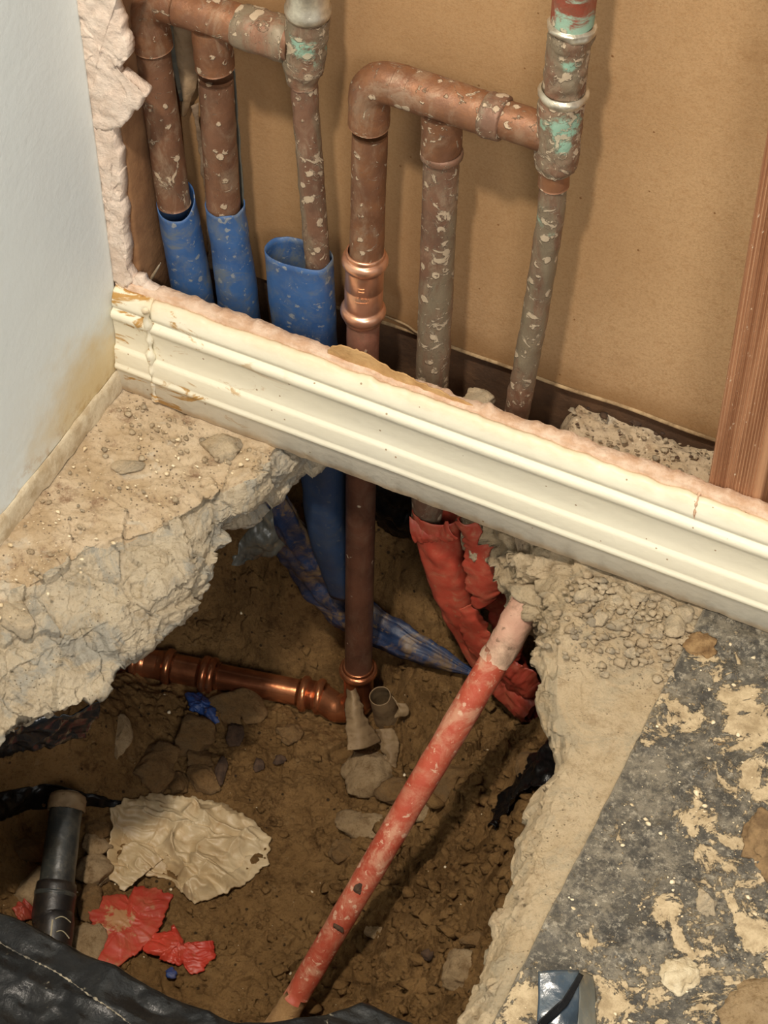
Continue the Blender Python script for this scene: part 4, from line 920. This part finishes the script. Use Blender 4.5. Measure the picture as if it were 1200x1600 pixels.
tubeR('crumpled_tube', [ony(770, 1010, .075), ony(795, 1060, .07), ony(815, 1090, .06), ony(835, 1115, .048)], [.022, .024, .020, .013], [.012, .012, .013, .011], M_red_dark, parent=r2, seed=14, ridge=.002)
sheet('flap', [ony(x, y, .07) for x, y in ((760, 1040), (790, 1085), (815, 1125))], [ony(x, y, .055) for x, y in ((800, 1030), (840, 1060), (848, 1095))], M_red_dark, r2, amp=.004, bulge=.012, jag=.004, seed=16)
# red coated pipe across the pit
rp = thing('red_pipe', 'long red coated pipe slanting across the pit down to the bottom', 'pipe', onz(450, 1590, -.41))
rA = onz(818, 955, -.075); rB = onz(470, 1545, -.405); rm = lambda t: rA + (rB - rA) * t
tube('coated_pipe', [rm(t) for t in np.linspace(0.10, 1.03, 40)], [.0138 - .0022 * t for t in np.linspace(0, 1, 40)], M_redpipe, rp, seg=40, rough=.0005, rs=60)
tube('plastered_end', [rm(t) for t in np.linspace(-.055, .125, 16)], [.0118, .0132, .0146, .0150, .0150, .0152, .0150, .0150, .0148, .0148, .0146, .0145, .0144, .0143, .0142, .0137], M_redpipe_pale, rp, seg=40, rough=.0012, rs=90)
rock('mortar_lump', rm(-.035) + np.array([.012, -.004, .004]), (.024, .020, .018), M_conc_right, 'mortar lump gripping the upper end of the red pipe under the slab edge', 610, cat='lump', rough=.3, facets=12)
tube('muddy_end', [rm(1.015), rm(1.05), rm(1.15), rm(1.3)], [.0118, .0125, .0130, .013], M_mudpipe, rp, seg=36, rough=.0015, rs=80, n=20)
# chips in the coating showing mud
for i, (x, y, wv, hv) in enumerate(((558, 1390, .0050, .0085), (527, 1450, .0070, .0032))):
    d = ray(x, y); # nearest point of the pipe surface along this ray
    ax = (rB - rA) / np.linalg.norm(rB - rA); w0 = CAM - rA; aa = d @ d - (d @ ax) ** 2; bb = d @ w0 - (d @ ax) * (w0 @ ax); cc = w0 @ w0 - (w0 @ ax) ** 2 - .0121 ** 2
    t = (-bb - math.sqrt(max(0, bb * bb - aa * cc))) / aa; p = CAM + d * t
    o = rock('coating_chip', p, (wv, wv * .8, hv), M_mud_crumb, 'x', 500 + i, sub=3, facets=9, flat=(1, 1, 1)); 
    for kk in ('label', 'category'): del o[kk]
    o.parent = rp; o.matrix_parent_inverse = Matrix.Translation(-rp.location)
    qa = Vector((0, 0, 1)).rotation_difference(Vector(ax)); o.rotation_euler = qa.to_euler(); o['label'] = 'dark muddy chip in the red coating'
    o.location = Vector(p - (p - (rA + ax * ((p - rA) @ ax))) * .25)
    o.scale = (1, .5, 1) if False else (1, 1, 1)

# old cut pipe stub with torn sheath
st = thing('pipe_stub', 'open mud coated pipe stub beside the foot of the vertical copper pipe', 'pipe', ony(597, 1140, .03))
s_t = onz(594, 1087, -0.405); 
P = [s_t, s_t + (.002, .006, -.03), s_t + (.006, .012, -.07)]
o = sleeve('sleeve_wall', P, [.0115, .0135, .015], [.0115, .0135, .015], lambda t: .0, M_sheath, None, seed=3, parent=st, jag=.001)
sheet('side_flap', [onz(612, 1085, -0.408), onz(622, 1100, -0.410), onz(618, 1115, -0.420)], [onz(634, 1100, -0.415), onz(638, 1115, -0.420), onz(622, 1122, -0.430)], M_sheath, st, nu=24, nv=14, amp=.003, bulge=.004)
th = thing('torn_sheath', 'torn muddy plastic sheath hanging in front of the copper elbow', 'sheath', onz(560, 1160, -0.430))
sheet('sheath_curl', [onz(542, 1076, -0.385), onz(541, 1110, -0.395), onz(541, 1145, -0.410), onz(543, 1172, -0.420)], [onz(556, 1075, -0.380), onz(567, 1108, -0.395), onz(580, 1135, -0.415), onz(596, 1158, -0.435)], M_sheath, th, amp=.0008, bulge=.012, bdir=(.3, -.6, .6), seed=2, jag=.0014)
sheet('sheath_tail', [onz(585, 1140, -0.430), onz(592, 1165, -0.442), onz(604, 1190, -0.450), onz(618, 1215, -0.458)], [onz(612, 1138, -0.430), onz(622, 1160, -0.440), onz(622, 1185, -0.448), onz(622, 1210, -0.455)], M_sheath, th, amp=.002, bulge=.006, bdir=(0, -.6, .8), seed=5, jag=.002)

# black pipe with coupling, lower left
bp_ = thing('black_pipe', 'black plastic drain pipe with coupling at the lower left of the pit', 'pipe', onz(95, 1380, -.40))
b0 = onz(104, 1258, -.375); b1 = onz(88, 1385, -.40); b2 = onz(80, 1500, -.42); bd = (b1 - b0) / np.linalg.norm(b1 - b0)
tube('pipe_barrel', [b0, b0 + bd * .004, b1], [.0150, .0158, .0172], M_abs, bp_, n=40, rough=.0004, seg=44)
tube('muddy_rim', [b0 - bd * .012, b0 - bd * .008, b0 + bd * .002, b0 + bd * .006], [.014, .0178, .0180, .0165], M_sheath, bp_, n=16, rough=.0020, rs=120)
tube('coupling', [b1 - bd * .004, b1, b1 + bd * .03, (b1 + b2) / 2 + bd * .0, b2, b2 + (b2 - b1) * .6], [.0170, .0198, .0202, .0200, .0185, .0180], M_abs_dark, bp_, n=40, rough=.0003)
tube('coupling_band', [b1 + bd * .006, b1 + bd * .007, b1 + bd * .010, b1 + bd * .011], [.0198, .0206, .0206, .0198], M_abs, bp_, seg=40)
it2 = []
def surf_arc(px0, py0, px1, py1, name, wdt=.0010):
    pts = []
    for t in np.linspace(0, 1, 14):
        x = px0 + (px1 - px0) * t; y = py0 + (py1 - py0) * t - (6 * math.sin(t * math.pi) if px0 != px1 and abs(px1 - px0) > 6 else 0)
        ax = (b2 - b1) / np.linalg.norm(b2 - b1); d = ray(x, y); w0 = CAM - b1; aa = d @ d - (d @ ax) ** 2; bb = d @ w0 - (d @ ax) * (w0 @ ax); cc = w0 @ w0 - (w0 @ ax) ** 2 - .0200 ** 2
        tt = (-bb - math.sqrt(max(0, bb * bb - aa * cc))) / aa; pts.append(CAM + d * tt)
    tube(name, pts, wdt * .6, M_mark, bp_, seg=6)
surf_arc(82, 1437, 77, 1488, 'print_line', .0016)
for (x0, y0, x1, y1) in ((86, 1436, 110, 1441), (88, 1456, 108, 1466), (84, 1474, 108, 1484), (84, 1490, 106, 1500)): surf_arc(x0, y0, x1, y1, 'print_line')

# crumpled bag
def crumple(name, outline, mat, label, cat, h=.02, seed=0, n=260, rings=90, amp=.006, sc=18, base=None, rim=.002, jag=.0, fold=None, parent=None, fine=1.0):
    pts = np.array(outline, float); ring = resample(np.vstack([pts, pts[:1]]), n + 1, smooth=(jag == 0))[:-1]; c = ring.mean(0)
    if jag: 
        d_ = ring - c; ring = ring + d_ / np.linalg.norm(d_, axis=1)[:, None] * (fbm(ring, 170, 4, seed)[:, None] * jag)
    ts = np.linspace(1, 0.004, rings); P = c + (ring - c)[None] * ts[:, None, None]
    zb = soil_base(P[..., :2]) + .004 if base is None else np.full(P.shape[:2], base)
    e = 1 - ts[:, None]; dome = np.sqrt(np.clip(e, 0, 1)) 
    W = P[..., :2] + np.stack([fbm(P, 22, 3, seed + 1), fbm(P, 22, 3, seed + 2)], -1) * .012
    Q = np.concatenate([W, np.zeros(W.shape[:2] + (1,))], -1)
    wr = (1 - np.abs(fbm(Q * np.array([1, .75, 1]), sc, 2, seed + 5)) ** .8 * 2.2) * .55 + (1 - np.abs(fbm(Q * np.array([.6, 1.6, 1]), sc * 2.0, 3, seed + 8)) ** .8 * 2) * .35 * fine
    fac = worley(Q, sc * 1.5, seed + 3)[2] * .7
    P[..., 2] = zb + rim + h * dome + (wr + fac) * amp * np.clip(e * 7, .10, 1)
    P[0, :, 2] = np.minimum(P[0, :, 2], zb[0] + rim)
    f = gridfaces(rings, n, cv=True)
    o = link(name, P.reshape(-1, 3), f, mat, parent, True, .0005, 0)
    return tag(o, label, cat) if label else o
bag = [onsoil(x, y) for x, y in ((172, 1268), (200, 1256), (245, 1245), (300, 1250), (350, 1262), (390, 1285), (424, 1312), (418, 1352), (380, 1385), (345, 1405), (305, 1415), (282, 1395), (262, 1375), (220, 1372), (195, 1395), (172, 1378), (168, 1330), (178, 1300))]
crumple('plastic_bag', bag, M_bag, 'crumpled dirty white plastic bag lying on the pit soil', 'bag', h=.010, amp=.0135, sc=19, seed=4, jag=.0022, n=340, rings=120)
# red scraps: folded sheets with facets
rs1 = [onsoil(x, y) for x, y in ((140, 1425), (152, 1410), (172, 1402), (196, 1400), (202, 1412), (212, 1390), (240, 1392), (272, 1398), (262, 1430), (250, 1462), (232, 1480), (210, 1500), (185, 1517), (154, 1510), (160, 1478), (145, 1460))]
crumple('red_plastic_scrap', rs1, M_redscrap, 'larger torn red plastic scrap with a mud patch, lying below the crumpled bag', 'scrap', h=.008, amp=.003, sc=22, seed=7, jag=.0025, n=200, rings=60)
rs2 = [onsoil(x, y) for x, y in ((222, 1492), (240, 1470), (262, 1462), (272, 1452), (288, 1470), (292, 1482), (305, 1472), (316, 1478), (336, 1480), (334, 1500), (318, 1520), (298, 1525), (285, 1512), (250, 1505))]
crumple('red_plastic_scrap', rs2, plastic('clean_red_plastic', srgb(198, 66, 48), srgb(176, 54, 40), srgb(168, 96, 66), .12, .45, off=1), 'smaller bright red plastic scrap right of the larger one', 'scrap', h=.007, amp=.004, sc=34, seed=17, jag=.003, n=200, rings=60)
bs1 = [onsoil(x, y) for x, y in ((290, 1095), (312, 1085), (330, 1096), (342, 1112), (345, 1130), (330, 1135), (318, 1118), (298, 1112))]
crumple('blue_plastic_scrap', bs1, M_blue_scrap, 'small bright blue plastic scrap under the horizontal copper pipe', 'scrap', h=.010, amp=.003, sc=40, seed=21, jag=.002, n=100, rings=30)
bs2 = [onsoil(x, y) for x, y in ((258, 1522), (270, 1518), (280, 1524), (276, 1534), (262, 1536))]
crumple('blue_plastic_scrap', bs2, M_blue_scrap, 'tiny grey blue plastic scrap below the red scraps', 'scrap', h=.003, amp=.002, sc=60, seed=25, jag=.002, n=60, rings=16)
rs3 = [onsoil(x, y) for x, y in ((22, 1425), (40, 1410), (62, 1418), (58, 1440), (34, 1446))]
crumple('red_plastic_scrap', rs3, M_red_dark, 'dark red plastic scrap half hidden left of the black pipe coupling', 'scrap', h=.006, amp=.004, sc=40, seed=31, jag=.002, n=80, rings=24)
tube('wood_splinter', [ony(226, 452, .03), ony(238, 432, .03), ony(251, 411, .03)], [.0012, .0016, .0004], simple('splinter_wood', srgb(206, 196, 176), srgb(170, 150, 120), .8), n=20, seg=8, rough=.0003)
tag(bpy.data.objects['wood_splinter'], 'pale wood splinter sticking up in the left corner beside the leftmost blue sleeve', 'splinter')
# films
o = sheet('grey_film', [onz(x, y, z) for x, y, z in ((428, 790, -.15), (400, 815, -.17), (375, 845, -.19), (366, 872, -.20))], [onz(x, y, z) for x, y, z in ((445, 850, -.20), (430, 868, -.21), (400, 868, -.22), (375, 878, -.21))], M_greyfilm, amp=.003, bulge=.008, seed=4, ridge=.003)
tag(o, 'torn grey plastic film hanging under the left slab beside the blue sleeve', 'film')
o = sheet('vapour_barrier_film', [onz(x, y, z) for x, y, z in ((160, 1085, -.12), (100, 1115, -.12), (40, 1130, -.12), (-40, 1160, -.12))], [onz(x, y, z) for x, y, z in ((130, 1150, -.24), (90, 1155, -.24), (40, 1165, -.24), (-40, 1190, -.25))], M_bluefilm, amp=.004, bulge=.006, seed=7, ridge=.004)
tag(o, 'dark film hanging from under the left slab at the left edge', 'film')
o = sheet('black_film', [onsoil(x, y, .008) for x, y in ((-30, 1245), (30, 1232), (80, 1225), (130, 1238), (190, 1250))], [onsoil(x, y, .006) for x, y in ((-30, 1300), (30, 1272), (75, 1265), (120, 1262), (190, 1262))], M_blackfilm, amp=.003, bulge=.004, bdir=(0, 0, 1), seed=9, ridge=.0015)
tag(o, 'dark wrinkled film lying on the soil behind the black pipe', 'film')
o = sheet('black_film', [onsoil(x, y, .012) for x, y in ((858, 1150), (830, 1185), (800, 1225), (775, 1265), (768, 1295))], [onsoil(x, y, .012) for x, y in ((868, 1215), (850, 1225), (815, 1245), (785, 1272), (770, 1298))], M_blackfilm, amp=.004, bulge=.003, bdir=(0, 0, 1), seed=12, ridge=.003, jag=.005)
tag(o, 'ragged black film tucked under the right slab', 'film')
o = sheet('black_film', [ony(x, y, .12) for x, y in ((582, 745), (640, 770), (700, 800), (730, 820))], [ony(x, y, .145) for x, y in ((590, 830), (625, 845), (660, 850), (700, 870))], M_blackfilm, amp=.004, bulge=.006, seed=15, ridge=.004)
tag(o, 'black film hanging behind the vertical copper pipe below the baseboard', 'film')

# black sheet over the near edge of the pit
U, V = np.meshgrid(np.linspace(0, 1, 300), np.linspace(0, 1, 130), indexing='ij')
xs = -.05 + U * .66; edge = -.532 + .058 * np.clip((xs - .40) / .08, 0, 1) ** 1.5 - .0 * xs
edge = np.where(xs > .50, edge - .03 * np.clip((xs - .52) / .1, 0, 1), edge)
yv = edge - V * .25; z = .008 + 0 * V
drop = np.clip(.10 - V, 0, 1) / .10; yv = np.where(V < .10, edge + .012 * np.sin(drop * 1.57) - .0 , edge - (V - .10) * .28)
z = .006 - .05 * np.where(V < .10, 1 - np.cos(drop * 1.57), 0) - .02 * np.where(V < .1, drop, 0)
P = np.stack([xs, yv, z], -1); P[..., 2] += np.abs(ridged(P * np.array([.6, 1.2, 1]), 14, 3, 5)) * .006 + fbm(P, 60, 3, 4) * .0008
P[..., 1] += fbm(P, 9, 3, 8) * .004
o = link('black_plastic_sheet', P.reshape(-1, 3), gridfaces(300, 130), M_blackfilm, None, True, .0006, 0); tag(o, 'dusty black plastic sheet draped over the near edge of the pit', 'plastic sheet')
# thin pale crease line running over it
tube('crease', [onz(x, y, .0145) for x, y in ((-20, 1460), (15, 1482), (50, 1500), (90, 1520), (130, 1548), (175, 1578), (210, 1605))], .00035, simple('pale_crease_line', srgb(150, 138, 116), srgb(60, 56, 50), .9, ns=120), o, n=160, seg=8, rough=.0009, rs=500)
# folded film strip, bottom right of the pit
ff = thing('folded_film', 'folded glossy dark blue film strip standing on the black floor at the bottom', 'film', onz(885, 1600, 0))
M_ff = plastic('blue_reflecting_film', srgb(48, 62, 74), srgb(26, 32, 36), srgb(90, 84, 70), .3, .2, off=4)  # blue reflection on the film painted into the front face colour
sheet('front_face', [onz(841, 1518, .020), onz(841, 1560, .014), onz(836, 1640, .006)], [onz(905, 1516, .020), onz(905, 1560, .016), onz(900, 1640, .006)], M_ff, ff, nu=30, nv=20, amp=.0008, bulge=.0012, bdir=(0, 0, 1), seed=1, smooth=False)
sheet('side_face', [onz(905, 1516, .020), onz(905, 1560, .016), onz(900, 1640, .006)], [onz(926, 1524, .002), onz(931, 1560, .002), onz(934, 1640, .002)], M_greyfilm, ff, nu=30, nv=16, amp=.0008, seed=2, smooth=False)
sheet('fold', [onz(905, 1520, .024), onz(880, 1560, .022), onz(836, 1600, .018)], [onz(912, 1524, .022), onz(886, 1572, .018), onz(838, 1616, .012)], M_blackfilm, ff, nu=30, nv=8, amp=.0005, seed=3, smooth=False)
